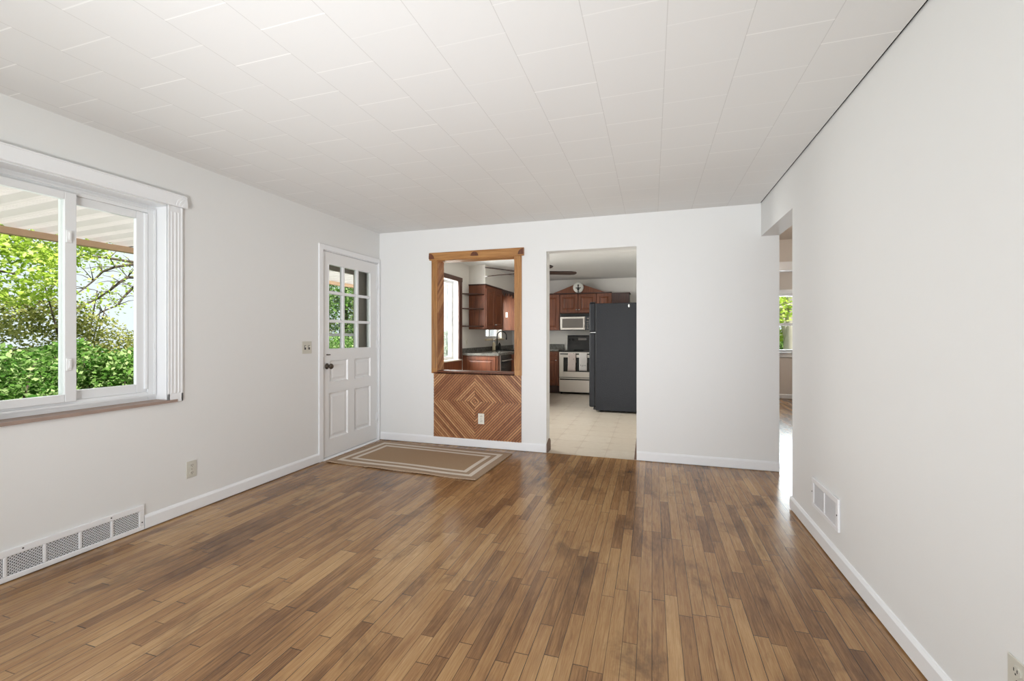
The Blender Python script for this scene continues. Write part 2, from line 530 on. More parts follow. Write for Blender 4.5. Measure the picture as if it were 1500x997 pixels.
def slab_cells(mb, axis, p0, p1, a0, a1, z0, z1, holes):
    """wall slab normal to axis ('x' or 'y') between p0 and p1, spanning a0..a1, z0..z1, with holes (a0,a1,z0,z1)"""
    As = sorted({a0, a1, *[h[0] for h in holes], *[h[1] for h in holes]})
    Zs = sorted({z0, z1, *[h[2] for h in holes], *[h[3] for h in holes]})
    # merge: full-height columns where no hole, else per cell
    for i in range(len(As)-1):
        am = (As[i]+As[i+1])/2
        run = None
        for j in range(len(Zs)-1):
            zm = (Zs[j]+Zs[j+1])/2
            solid = not any(h[0] < am < h[1] and h[2] < zm < h[3] for h in holes)
            if solid and run is None: run = Zs[j]
            if (not solid) and run is not None:
                cell(mb, axis, p0, p1, As[i], As[i+1], run, Zs[j]); run = None
        if run is not None: cell(mb, axis, p0, p1, As[i], As[i+1], run, Zs[-1])
def cell(mb, axis, p0, p1, a0, a1, z0, z1):
    if axis == 'x': mb.box(p0, p1, a0, a1, z0, z1)
    else: mb.box(a0, a1, p0, p1, z0, z1)

# ------------------------------------------------------------------ setting: shell
XL, XR, YB = -3.087, 0.952, 4.563       # inner faces of the living room
YK = 9.83                               # far kitchen wall
CH, KC = 2.44, 2.46
YR = -1.5                               # rear wall
TW = 0.163

m = MB(); m.box(XL-TW, 3.7, YR-0.16, 4.563, -0.12, 0.0); m.box(0.0, 3.7, 4.563, YK+0.16, -0.12, 0.0)
struct('floor', m, M['floor'], 'brown oak strip floor running through living room and hall', 'floor')
m = MB(); m.box(XL-TW, 0.0, 4.563, YK+0.16, -0.12, 0.0)
struct('floor_kitchen', m, M['vinyl'], 'pale beige patterned vinyl floor of the kitchen', 'floor')
m = MB(); m.box(XL-TW, XR-0.011, YR-0.16, 4.563, CH, CH+0.1)
struct('ceiling', m, M['ceiling'], 'white square tile ceiling of the living room', 'ceiling')
m = MB(); m.box(XR-0.011, XR, YR-0.16, 4.563, CH+0.008, CH+0.1)  # near-black cap, painting the shade inside the ceiling gap
struct('trim_gap_shade', m, M['recess_shade'], 'dark strip in the gap between tile ceiling and right wall, painted as its shade', 'gap')
m = MB(); m.box(XL-TW, 0.0, 4.563, YK+0.16, KC, KC+0.1)
struct('ceiling_kitchen', m, M['kitchen_ceiling'], 'textured plaster ceiling of the kitchen', 'ceiling')
m = MB(); m.box(XR, 3.7, YR-0.16, 4.713, CH+0.02, CH+0.12); m.box(0.0, 3.7, 4.713, YK+0.16, CH+0.02, CH+0.12)
struct('ceiling_hall', m, M['hall_wall'], 'plain ceiling of the hall and bedroom', 'ceiling')

LW = (1.16, 2.15, 0.80, 2.105)          # living-room window opening (y0,y1,z0,z1)
DR = (3.598, 4.538, 0.0, 2.085)         # front door
KW = (5.35, 6.806, 0.83, 2.13)          # dining window
SW = (8.08, 9.06, 1.16, 1.98)           # sink window
m = MB(); slab_cells(m, 'x', XL-TW, XL, YR-0.16, 4.60, 0, CH+0.1, [LW, DR])
struct('wall_left', m, M['wall'], 'white left wall with the slider window and the front door', 'wall')
m = MB(); slab_cells(m, 'x', XL-TW, XL, 4.60, YK+0.16, 0, KC+0.1, [KW, SW])
struct('wall_kitchen_left', m, M['kitchen_wall'], 'off-white left kitchen wall with two windows', 'wall')
PT = (-2.325, -1.404, 0.80, 2.085)      # pass-through opening (x0,x1,z0,z1)
KD = (-1.058, -0.145, 0.0, 2.115)       # doorway to the kitchen
m = MB(); slab_cells(m, 'y', YB, YB+0.15, XL, 1.10, 0, CH+0.1, [PT, KD])
struct('wall_back', m, M['wall'], 'white back wall with pass-through and kitchen doorway', 'wall')
m = MB(); slab_cells(m, 'x', XR, XR+0.147, YR-0.16, YB, 0, CH+0.1, [(3.612, YB, 0.0, 2.14)])
struct('wall_right', m, M['wall'], 'long white right wall ending at the hall opening', 'wall')
RW = (-2.5, 0.4, 0.75, 2.1)
m = MB(); slab_cells(m, 'y', YR-0.16, YR, XL, XR, 0, CH+0.1, [RW])
struct('wall_rear', m, M['wall'], 'white rear wall with an added, unseen picture window', 'wall')
m = MB(); m.box(XL, 0.0, YK, YK+0.16, 0, KC+0.1)
struct('wall_kitchen_far', m, M['kitchen_wall'], 'off-white far kitchen wall behind the range', 'wall')
m = MB(); m.box(-0.12, 0.0, YB+0.15, YK, 0, KC+0.1)
struct('wall_kitchen_right', m, M['kitchen_wall'], 'kitchen wall behind the refrigerator', 'wall')
m = MB(); m.box(XL, -2.776, 7.26, YK, 2.128, KC)
struct('wall_soffit', m, M['kitchen_wall'], 'boxed soffit above the left kitchen cabinets', 'soffit')
# hall and bedroom
m = MB(); m.box(0.98, 1.10, YB+0.15, 6.5, 0, CH+0.1)
struct('wall_hall_left', m, M['hall_wall'], 'left wall of the hall', 'wall')
m = MB(); m.box(2.25, 2.37, 2.4, 6.5, 0, CH+0.1)
struct('wall_hall_right', m, M['hall_wall'], 'right wall of the hall', 'wall')
m = MB(); m.box(XR+0.147, 2.37, 2.28, 2.4, 0, CH+0.1)
struct('wall_hall_near', m, M['hall_wall'], 'near end wall of the hall', 'wall')
m = MB(); slab_cells(m, 'y', 6.5, 6.62, 0.0, 3.6, 0, CH+0.1, [(1.25, 2.08, 0, 2.06)])
struct('wall_hall_far', m, M['hall_wall'], 'beige wall over the bedroom doorway', 'wall')
BW = (2.0, 2.85, 0.90, 2.04)
m = MB(); slab_cells(m, 'y', YK-0.03, YK+0.13, 0.0, 3.6, 0, CH+0.1, [BW])
struct('wall_bedroom_far', m, M['hall_wall'], 'far bedroom wall with a double-hung window', 'wall')
m = MB(); m.box(3.5, 3.62, 6.62, YK, 0, CH+0.1)
struct('wall_bedroom_right', m, M['hall_wall'], 'right wall of the bedroom', 'wall')

# baseboards -------------------------------------------------------
def board(mb, p, q, n, h=0.083, t=0.014, lift=0.008):
    """baseboard along floor line p->q on a wall whose inward normal is n"""
    p, q = Vector((*p, lift)), Vector((*q, lift)); d = (q-p); L = d.length; d.normalize()
    prof = [(0, 0), (t, 0), (t, h*0.80), (t*0.75, h*0.88), (t*0.45, h*0.97), (0, h)]
    mb.prism(prof, L, p, Vector((*n, 0)), Vector((0, 0, 1)), d)
def base(name, segs, label, mat='trim'):
    mb = MB()
    for s in segs: board(mb, *s)
    return struct(name, mb, M[mat], label, 'baseboard')
base('baseboard_left', [((XL, 1.995), (XL, 3.545), (1, 0)), ((XL, YR), (XL, 0.86), (1, 0))], 'white baseboard along the left wall')
base('baseboard_back', [((XL+0.02, YB), (-1.062, YB), (0, -1)), ((-0.142, YB), (1.098, YB), (0, -1))], 'white baseboard along the back wall')
base('baseboard_right', [((XR, YR), (XR, 3.626), (-1, 0)), ((XR, 3.612), (XR+0.147, 3.612), (0, 1))], 'white baseboard along the right wall')
base('baseboard_rear', [((XL+0.02, YR), (XR-0.02, YR), (0, 1))], 'white baseboard along the rear wall')
base('baseboard_bedroom', [((0.02, YK-0.03), (3.48, YK-0.03), (0, -1))], 'white baseboard under the bedroom window')
# unpainted brown base pieces in the kitchen doorway
m = MB(); m.prism([(0, 0), (0.142, 0), (0.142, 0.10), (0.10, 0.13), (0.0, 0.09)], 0.014, (-1.058, YB+0.006, 0.0), (0, 1, 0), (0, 0, 1), (1, 0, 0))
struct('trim_doorway_left', m, M['raw_wood'], 'brown unpainted base piece on left side of kitchen doorway', 'trim')
m = MB(); m.prism([(0, 0), (-0.024, 0), (-0.004, 0.20), (0, 0.22)], 0.13, (-0.145, YB+0.012, 0.0), (1, 0, 0), (0, 0, 1), (0, 1, 0))
struct('trim_doorway_right', m, M['raw_wood'], 'brown unpainted base piece on right side of kitchen doorway', 'trim')
# bedroom doorway head casing
m = MB(); m.box(1.14, 2.19, 6.478, 6.5, 2.06, 2.175); m.box(1.14, 1.25, 6.478, 6.5, 0, 2.06); m.box(2.08, 2.19, 6.478, 6.5, 0, 2.06)
struct('trim_bedroom_doorway', m, M['trim'], 'white casing around the bedroom doorway', 'trim', 0.004)

# ------------------------------------------------------------------ living-room window
def ring(mb, axis, p0, p1, a0, a1, z0, z1, w, wb=None, wt=None):
    """rectangular frame of bar width w"""
    wb = w if wb is None else wb; wt = w if wt is None else wt
    cell(mb, axis, p0, p1, a0, a0+w, z0, z1); cell(mb, axis, p0, p1, a1-w, a1, z0, z1)
    cell(mb, axis, p0, p1, a0+w, a1-w, z0, z0+wb); cell(mb, axis, p0, p1, a0+w, a1-w, z1-wt, z1)
    return mb
w1 = thing('window_1', 'white vinyl slider window with fluted casing on the left wall', 'window', (XL, 1.66, 0.80), kind='structure')
XW = XL - 0.13
ring(MB(), 'x', XL-0.155, XL-0.115, LW[0], LW[1], LW[2], LW[3], 0.055, 0.06, 0.055).build('outer_frame', M['vinyl_white'], w1, 0.003)
m = MB(); ring(m, 'x', XL-0.115, XL-0.106, LW[0]+0.02, LW[1]-0.008, LW[2]+0.03, LW[3]-0.02, 0.012)
m.build('track_lip', M['vinyl_white'], w1)
# sliding sash (inner track, left) and fixed sash (outer track, right)
s1 = ring(MB(), 'x', XW+0.005, XW+0.035, LW[0]+0.055, 1.70, LW[2]+0.055, LW[3]-0.05, 0.055, 0.045, 0.045).build('sash', M['vinyl_white'], w1, 0.003)
s2 = ring(MB(), 'x', XW-0.025, XW+0.003, 1.645, LW[1]-0.057, LW[2]+0.06, LW[3]-0.055, 0.06, 0.055, 0.05).build('sash', M['vinyl_white'], w1, 0.003)
m = MB(); m.box(XW+0.017, XW+0.021, LW[0]+0.11, 1.645, LW[2]+0.10, LW[3]-0.095); m.build('glass_pane', M['glass'], s1)
m = MB(); m.box(XW-0.014, XW-0.010, 1.705, LW[1]-0.117, LW[2]+0.115, LW[3]-0.105); m.build('glass_pane', M['glass'], s2)
for z in (1.07, 1.80):
    m = MB(); m.box(XW+0.035, XW+0.043, 1.650, 1.674, z-0.035, z+0.035); m.box(XW+0.043, XW+0.052, 1.657, 1.668, z-0.02, z+0.025)
    m.build('sash_latch', M['plate_white'], s1, 0.002)
# screen channel and jamb stop at the right side
m = MB(); m.box(XW+0.003, XW+0.02, 2.075, 2.092, LW[2]+0.08, LW[3]-0.06); m.build('screen_channel', M['trim'], w1, 0.002)
# jamb lining
m = MB()
m.box(XL-0.115, XL, LW[1]-0.004, LW[1]+0.0, LW[2], LW[3]); m.box(XL-0.115, XL, LW[0], LW[0]+0.004, LW[2], LW[3]); m.box(XL-0.115, XL, LW[0], LW[1], LW[3]-0.004, LW[3])
m.build('jamb_lining', M['trim'], w1)
def fluted(mb, p, a0, a1, z0, z1, th, n=3):
    """casing on the left wall plane x=p, flutes as grooves between raised reeds"""
    mb.box(p, p+th*0.78, a0, a1, z0, z1)
    w = (a1-a0); k = 2*n+1
    mb.box(p, p+th, a0, a0+w*0.14, z0, z1); mb.box(p, p+th, a1-w*0.14, a1, z0, z1)
    for i in range(n):
        c = a0 + w*(0.14 + 0.72*(i+0.5)/n)
        mb.box(p, p+th, c-w*0.06, c+w*0.06, z0+0.06, z1-0.04)
    mb.box(p, p+th, a0, a1, z0, z0+0.06)
for a0, a1 in ((2.135, 2.236), (1.074, 1.175)):
    m = MB(); fluted(m, XL, a0, a1, 0.785, 2.108, 0.013); m.build('casing', M['trim'], w1, 0.003)
m = MB(); m.box(XL, XL+0.024, 1.056, 2.254, 2.108, 2.192); m.box(XL, XL+0.029, 1.056, 2.254, 2.182, 2.192)
hd = m.build('header', M['trim'], w1, 0.004)
for yc, t0 in ((1.056, 0.0), (2.254, PI/2)):
    m = MB()
    for r_, h0, h1 in ((0.074, 0.024, 0.027), (0.058, 0.027, 0.030), (0.038, 0.030, 0.033)):
        q_ = [(0, 0)] + [(r_*math.cos(t0+PI/2*i/12), r_*math.sin(t0+PI/2*i/12)) for i in range(13)]
        m.prism(q_, h1-h0, (XL+h0, yc, 2.108), (0, 1, 0), (0, 0, 1), (1, 0, 0))
    m.build('corner_fan', M['trim'], hd, 0.001)
m = MB(); m.box(XL-0.115, XL, LW[0]+0.001, LW[1]-0.001, 0.788, 0.803); m.box(XL, XL+0.019, 1.12, 2.195, 0.785, 0.803)
m.build('sill', M['brown_sill'], w1, label='brown wooden sill')

# rear window, added unseen behind the viewer to admit fill light, and other windows
def simple_window(name, axis, p0, p1, a0, a1, z0, z1, label, mull=None, rail=None):
    loc = (p0, (a0+a1)/2, z0) if axis == 'x' else ((a0+a1)/2, p0, z0)
    w = thing(name, label, 'window', loc, kind='structure')
    ring(MB(), axis, p0, p1, a0, a1, z0, z1, 0.05).build('outer_frame', M['vinyl_white'], w, 0.003)
    pm = (p0+p1)/2
    m = MB()
    if mull: cell(m, axis, p0+0.008, p1-0.008, mull-0.03, mull+0.03, z0+0.05, z1-0.05)
    if rail: cell(m, axis, p0+0.008, p1-0.008, a0+0.05, a1-0.05, rail-0.025, rail+0.025)
    if m.v: m.build('mullion' if mull else 'meeting_rail', M['vinyl_white'], w, 0.002)
    m = MB()
    if mull:
        cell(m, axis, pm-0.002, pm+0.002, a0+0.05, mull-0.03, z0+0.05, z1-0.05); cell(m, axis, pm-0.002, pm+0.002, mull+0.03, a1-0.05, z0+0.05, z1-0.05)
    elif rail:
        cell(m, axis, pm-0.002, pm+0.002, a0+0.05, a1-0.05, z0+0.05, rail-0.025); cell(m, axis, pm-0.002, pm+0.002, a0+0.05, a1-0.05, rail+0.025, z1-0.05)
    else:
        cell(m, axis, pm-0.002, pm+0.002, a0+0.05, a1-0.05, z0+0.05, z1-0.05)
    m.build('glass_pane', M['glass'], w)
    return w
simple_window('window_2', 'y', YR-0.15, YR-0.09, *RW, 'wide picture window added unseen in the rear wall for fill light', mull=-1.05)
w3 = simple_window('window_3', 'x', XL-0.155, XL-0.10, *KW, 'brown-cased kitchen window beside the open corner shelves', mull=6.08)
m = MB(); m.box(XL, XL+0.02, KW[1], KW[1]+0.13, 0.82, 2.13); m.box(XL, XL+0.02, KW[0]-0.13, KW[0], 0.82, 2.13)
m.box(XL, XL+0.022, KW[0]-0.14, KW[1]+0.14, 2.13, 2.2); m.build('casing', M['casing_brown'], w3, 0.004)
m = MB(); m.box(XL-0.10, XL, KW[1]-0.006, KW[1], 0.83, 2.13); m.box(XL-0.10, XL, KW[0], KW[1], 2.124, 2.13); m.box(XL-0.10, XL, KW[0], KW[0]+0.006, 0.83, 2.13)
m.build('jamb_lining', M['trim'], w3)
m = MB(); m.box(XL-0.10, XL+0.05, KW[0]-0.02, KW[1]+0.02, 0.812, 0.832); m.build('sill', M['plate'], w3, 0.003, label='cream sill')
m = MB(); m.box(XL, XL+0.016, KW[0]-0.13, KW[1]+0.13, 0.0, 0.812); m.build('apron_panel', M['cherry'], w3, 0.003)
w4 = simple_window('window_4', 'x', XL-0.155, XL-0.10, *SW, 'small bright window above the kitchen sink', mull=8.57)
m = MB(); m.box(XL-0.10, XL+0.05, SW[0]-0.03, SW[1]+0.03, 1.125, 1.16); m.build('sill', M['soap'], w4, 0.003, label='tan sill')
w5 = simple_window('window_5', 'y', YK+0.04, YK+0.10, *BW, 'double-hung bedroom window at the end of the hall', rail=1.44)
m = MB(); m.box(BW[0]-0.07, BW[1]+0.07, YK-0.05, YK-0.03, 2.04, 2.11); m.box(BW[0]-0.07, BW[0], YK-0.05, YK-0.03, 0.82, 2.04); m.box(BW[1], BW[1]+0.07, YK-0.05, YK-0.03, 0.82, 2.04)
m.box(BW[0]-0.09, BW[1]+0.09, YK-0.07, YK+0.04, 0.875, 0.90); m.box(BW[0]-0.07, BW[1]+0.07, YK-0.05, YK-0.03, 0.80, 0.875)
m.build('casing', M['vinyl_white'], w5, 0.003)

# ------------------------------------------------------------------ front door
d1 = thing('door_1', 'white front door with nine glass lights over four panels', 'door', (XL, 4.07, 0.0), kind='structure')
LX0, LX1 = XL-0.052, XL-0.008
G = (3.70, 4.402, 1.09, 1.955)
panels = [(3.718, 4.003, 0.757, 0.985), (4.110, 4.402, 0.757, 0.985), (3.708, 4.003, 0.185, 0.66), (4.110, 4.402, 0.185, 0.66)]
m = MB(); slab_cells(m, 'x', LX0, LX1, 3.611, 4.524, 0.018, 2.07, [G]+panels)
leaf = m.build('door_leaf', M['door_white'], d1)
for (a0, a1, z0, z1) in panels:
    m = MB(); m.box(LX0+0.012, LX1-0.014, a0, a1, z0, z1)
    # sloped moulding and raised field
    b = 0.016; c = 0.05; xi = LX1-0.014; xf = LX1-0.004
    def rect(x, d): return [(x, a0+d, z0+d), (x, a1-d, z0+d), (x, a1-d, z1-d), (x, a0+d, z1-d)]
    vs = rect(LX1+0.002, 0) + rect(LX1+0.002, 0.006) + rect(xi, b)
    m.add(vs, [(i, (i+1) % 4, 4+(i+1) % 4, 4+i) for i in range(4)] + [(4+i, 4+(i+1) % 4, 8+(i+1) % 4, 8+i) for i in range(4)])
    vs = rect(xi, b+0.012) + rect(xf, c)
    m.add(vs, [(i, (i+1) % 4, 4+(i+1) % 4, 4+i) for i in range(4)] + [(4, 5, 6, 7)])
    m.build('raised_panel', M['door_white'], leaf)
m = MB()
gw, gh = (G[1]-G[0]), (G[3]-G[2])
for i in (1, 2):
    m.box(LX0+0.004, LX1-0.002, G[0]+gw*i/3-0.015, G[0]+gw*i/3+0.015, G[2], G[3])
for i in (1, 2):
    m.box(LX0+0.006, LX1-0.004, G[0], G[1], G[2]+gh*i/3-0.015, G[2]+gh*i/3+0.015)
ring(m, 'x', LX0+0.004, LX1+0.002, G[0], G[1], G[2], G[3], 0.008)
m.build('muntin_grid', M['trim'], leaf, 0.003)
m = MB(); m.box(LX0+0.02, LX0+0.024, G[0]+0.008, G[1]-0.008, G[2]+0.008, G[3]-0.008); m.build('glass_pane', M['glass'], leaf)
m = MB(); m.lathe([(0.030, 0), (0.030, 0.004), (0.024, 0.009), (0.011, 0.012), (0.010, 0.030), (0.020, 0.036), (0.0275, 0.046), (0.0275, 0.056), (0.020, 0.066), (0.008, 0.069), (0.0005, 0.069)], (LX1, 3.676, 0.925), 'x', 24)
m.build('door_knob', M['bronze'], leaf, label='dark bronze round knob')
m = MB(); m.lathe([(0.006, 0), (0.006, 0.012), (0.0005, 0.012)], (LX1, 3.672, 1.04), 'x', 12); m.box(LX1+0.006, LX1+0.012, 3.672, 3.716, 1.034, 1.044)
m.build('lock_lever', M['bronze'], leaf, 0.001)
# frame, stop, threshold, hinges, strike
m = MB(); m.box(XL-0.155, XL+0.0, DR[0], 3.609, 0.0, DR[3]); m.box(XL-0.155, XL+0.0, 4.526, DR[1], 0.0, DR[3]); m.box(XL-0.155, XL, DR[0], DR[1], 2.073, DR[3])
m.build('door_jamb', M['trim'], d1)
m = MB(); m.box(XL, XL+0.016, 3.545, 3.602, 0.0, 2.13); m.box(XL, XL+0.016, 4.532, 4.556, 0.0, 2.13); m.box(XL, XL+0.016, 3.602, 4.532, 2.08, 2.13)
m.build('casing', M['trim'], d1, 0.004)
m = MB(); m.prism([(0, 0), (0.175, 0), (0.165, 0.010), (0.155, 0.014), (0, 0.014)], DR[1]-DR[0], (XL-0.155, DR[0], 0), (1, 0, 0), (0, 0, 1), (0, 1, 0))
m.build('threshold', M['trim'], d1)
for z in (0.28, 1.13, 1.83):
    m = MB(); m.lathe([(0.006, -0.045), (0.008, -0.045), (0.008, 0.045), (0.006, 0.045)], (XL-0.002, 4.525, z), 'z', 10); m.box(XL-0.008, XL-0.005, 4.50, 4.523, z-0.044, z+0.044)
    m.build('hinge', M['trim'], d1)
m = MB(); m.box(XL-0.004, XL+0.006, 3.592, 3.612, 0.84, 1.06); m.lathe([(0.005, -0.06), (0.007, -0.06), (0.007, 0.06), (0.005, 0.06)], (XL+0.006, 3.604, 0.96), 'z', 8)
m.build('strike_plate', M['bronze'], d1, 0.001, label='dark bronze strike plate')

# storm door outside the front door
sd = thing('storm_door', 'taupe storm door seen through the front door glass', 'storm door', (XL-0.20, 4.07, -0.02))
m = MB(); m.box(XL-0.215, XL-0.175, 3.62, 3.80, -0.02, 2.08); m.box(XL-0.215, XL-0.175, 4.36, 4.70, -0.02, 2.08)
m.box(XL-0.215, XL-0.175, 3.80, 4.36, 1.93, 2.08); m.box(XL-0.215, XL-0.175, 3.80, 4.36, -0.02, 0.55)
m.build('frame', M['storm'], sd, 0.004)
m = MB(); m.box(XL-0.205, XL-0.185, 3.80, 4.36, 1.225, 1.255); m.build('mid_rail', M['trim'], sd, 0.003)
m = MB(); m.box(XL-0.197, XL-0.193, 3.80, 4.36, 0.55, 1.225); m.box(XL-0.197, XL-0.193, 3.80, 4.36, 1.255, 1.93); m.build('glass_pane', M['glass'], sd)

# ------------------------------------------------------------------ pass-through woodwork
pt = thing('pass_through_frame', 'honey oak frame with walnut rosettes around the kitchen pass-through', 'wooden frame', (-1.86, YB, 0.80))
y0 = YB
for a0, a1 in ((-2.392, -2.323), (-1.404, -1.326)):
    m = MB(); w = a1-a0
    m.box(a0, a1, y0-0.012, y0, 0.803, 2.083)
    for c0, c1 in ((0, 0.16), (0.30, 0.42), (0.58, 0.70), (0.84, 1.0)):
        m.box(a0+w*c0, a0+w*c1, y0-0.018, y0-0.012, 0.86, 2.06)
    m.box(a0, a1, y0-0.018, y0-0.012, 0.803, 0.86); m.box(a0, a1, y0-0.018, y0-0.012, 2.06, 2.083)
    m.build('side_casing', M['oak'], pt, 0.002)
m = MB(); m.box(-2.418, -1.299, y0-0.026, y0, 2.083, 2.168)
hd = m.build('header', M['oak_x'], pt, 0.003)
def fan_rosette(mb, cx, cz, r, a0, a1, n=14):
    pts = [(0, 0)] + [(r*math.cos(a0+(a1-a0)*i/n), r*math.sin(a0+(a1-a0)*i/n)) for i in range(n+1)]
    mb.prism(pts, 0.006, (cx, y0-0.026, cz), (1, 0, 0), (0, 0, 1), (0, -1, 0))
    pts2 = [(a*0.62, b*0.62) for a, b in pts]
    mb.prism(pts2, 0.004, (cx, y0-0.032, cz), (1, 0, 0), (0, 0, 1), (0, -1, 0))
m = MB(); fan_rosette(m, -1.862, 2.108, 0.045, 0, PI); m.build('rosette', M['rosette'], hd, label='dark half-round rosette')
m = MB(); fan_rosette(m, -2.417, 2.098, 0.062, 0, PI/2); m.build('rosette', M['rosette'], hd, label='dark quarter-round rosette')
m = MB(); fan_rosette(m, -1.300, 2.098, 0.062, PI/2, PI); m.build('rosette', M['rosette'], hd, label='dark quarter-round rosette')
# jambs lined with diagonal strips
def clip_poly(poly, a, b, c):
    """keep a*x+b*y<=c"""
    out = []
    for i in range(len(poly)):
        p, q = poly[i], poly[(i+1) % len(poly)]
        dp, dq = a*p[0]+b*p[1]-c, a*q[0]+b*q[1]-c
        if dp <= 0: out.append(p)
        if dp*dq < 0:
            t = dp/(dp-dq); out.append((p[0]+(q[0]-p[0])*t, p[1]+(q[1]-p[1])*t))
    return out
def strips(mb, rect_, na, nb, pitch, gap, base_, u, w, n, th, phase=0.0):
    """fill rect (a0,a1,b0,b1) with strips normal to (na,nb)"""
    a0, a1, b0, b1 = rect_
    poly = [(a0, b0), (a1, b0), (a1, b1), (a0, b1)]
    vals = [na*x+nb*y for x, y in poly]
    k = math.floor((min(vals)-phase)/pitch)
    while phase + k*pitch < max(vals):
        lo, hi = phase+k*pitch+gap/2, phase+(k+1)*pitch-gap/2
        p = clip_poly(clip_poly(poly, na, nb, hi), -na, -nb, -lo)
        if len(p) >= 3:
            # drop duplicate points
            q = [p[i] for i in range(len(p)) if (Vector(p[i])-Vector(p[i-1])).length > 1e-5]
            if len(q) >= 3:
                mb.prism(q, th*random.uniform(0.85, 1.0), base_, u, w, n)
        k += 1
S2 = math.sqrt(0.5)
for xx, nx in ((-2.325, 1), (-1.404, -1)):
    m = MB(); strips(m, (0.0, 0.15, 0.835, 2.085), -S2, S2, 0.030, 0.002, (xx, YB, 0), (0, 1, 0), (0, 0, 1), (nx, 0, 0), 0.008)
    m.build('jamb_panel', M['strip'], pt, label='jamb lined with diagonal wood strips')
m = MB(); m.box(-2.3165, -1.4125, YB, YB+0.15, 2.077, 2.085); m.build('head_lining', M['oak_x'], pt)
m = MB(); m.box(-2.323, -1.404, YB-0.012, YB+0.16, 0.803, 0.832); m.box(-2.365, -1.404, YB-0.028, YB-0.019, 0.803, 0.818)
m.box(-2.323, -1.404, YB-0.028, YB-0.012, 0.803, 0.826)
m.build('sill', M['rosette'], pt, 0.003, label='dark reddish sill')

dp = MB()
PX0, PX1, PZ0, PZ1 = -2.366, -1.330, 0.088, 0.802
CX, CZ = -1.864, 0.503
for sx, sz, rc in ((-1, 1, (PX0, CX, CZ, PZ1)), (1, 1, (CX, PX1, CZ, PZ1)), (-1, -1, (PX0, CX, PZ0, CZ)), (1, -1, (CX, PX1, PZ0, CZ))):
    r = (rc[0]-CX, rc[1]-CX, rc[2]-CZ, rc[3]-CZ)
    strips(dp, r, sx*S2, sz*S2, 0.0236, 0.006, (CX, YB-0.004, CZ), (1, 0, 0), (0, 0, 1), (0, -1, 0), 0.010)
pn = thing('diamond_wood_panel', 'wall panel of wood strips laid in concentric diamonds under the pass-through', 'wood panel', (CX, YB, PZ0))
dp.build('diamond_strips', M['strip'], pn)
m = MB(); m.box(PX0, PX1, YB-0.004, YB-0.0005, PZ0, PZ1); m.build('backing_board', M['cherry_dark'], pn)

# ------------------------------------------------------------------ outlets, switches
def outlet(name, pos, n, label, mat, kind='outlet', size=(0.072, 0.116), group=None):
    """wall plate; n = inward normal along +-x or +-y"""
    n = Vector(n); u = Vector((0, 0, 1)).cross(n); w = Vector((0, 0, 1))
    o = thing(name, label, kind, pos, group)
    p = Vector(pos)
    hx, hz = size[0]/2, size[1]/2
    m = MB(); m.prism([(-hx, -hz), (hx, -hz), (hx, hz), (-hx, hz)], 0.005, p, u, w, n); m.build('cover_plate', mat, o, 0.0025)
    if kind == 'outlet':
        for dz in (0.026, -0.026):
            oct_ = [(0.016*math.cos(a)*1.05, dz+0.015*math.sin(a)) for a in [PI/8+i*PI/4 for i in range(8)]]
            m = MB(); m.prism(oct_, 0.0035, p+n*0.005, u, w, n); f = m.build('receptacle', mat, o)
            m = MB()
            for dx in (-0.006, 0.006):
                m.prism([(dx-0.0014, dz-0.001), (dx+0.0014, dz-0.001), (dx+0.0014, dz+0.008), (dx-0.0014, dz+0.008)], 0.0005, p+n*0.0085, u, w, n)
            m.prism([(-0.002, dz-0.009), (0.002, dz-0.009), (0.002, dz-0.004), (-0.002, dz-0.004)], 0.0005, p+n*0.0085, u, w, n)
            m.build('slots', M['slot'], f)
        m = MB(); m.prism([(0.003*math.cos(a), 0.003*math.sin(a)) for a in [i*PI/4 for i in range(8)]], 0.001, p+n*0.005, u, w, n); m.build('screw', M['chrome'], o)
    return o
outlet('wall_outlet', (XL, 2.301, 0.297), (1, 0, 0), 'almond outlet plate low on the left wall beneath the window corner', M['plate_grey'])
outlet('wall_outlet', (-1.786, YB-0.0145, 0.318), (0, -1, 0), 'ivory outlet set into the diamond wood panel', M['plate'])
outlet('wall_outlet', (XR, 1.565, 0.297), (-1, 0, 0), 'grey outlet at the foot of the right wall, cut by the frame', M['plate_grey'])
outlet('wall_outlet', (XL, 7.16, 1.12), (1, 0, 0), 'pale outlet on the kitchen wall below the open corner shelves', M['plate'])
outlet('wall_outlet', (-1.80, YK, 1.19), (0, -1, 0), 'cream outlet on the far kitchen wall beside the range', M['plate'])
o = outlet('light_switch', (XL, 3.395, 1.12), (1, 0, 0), 'almond double switch plate beside the front door', M['plate_grey'], 'light switch', (0.118, 0.116))
for dy in (-0.025, 0.025):
    m = MB(); m.box(XL+0.005, XL+0.007, 3.395+dy-0.008, 3.395+dy+0.008, 1.10, 1.14); f = m.build('switch_slot', M['slot'], o)
    m = MB(); m.box(XL+0.005, XL+0.018, 3.395+dy-0.004, 3.395+dy+0.004, 1.122, 1.134); m.build('toggle', M['plate'], o)

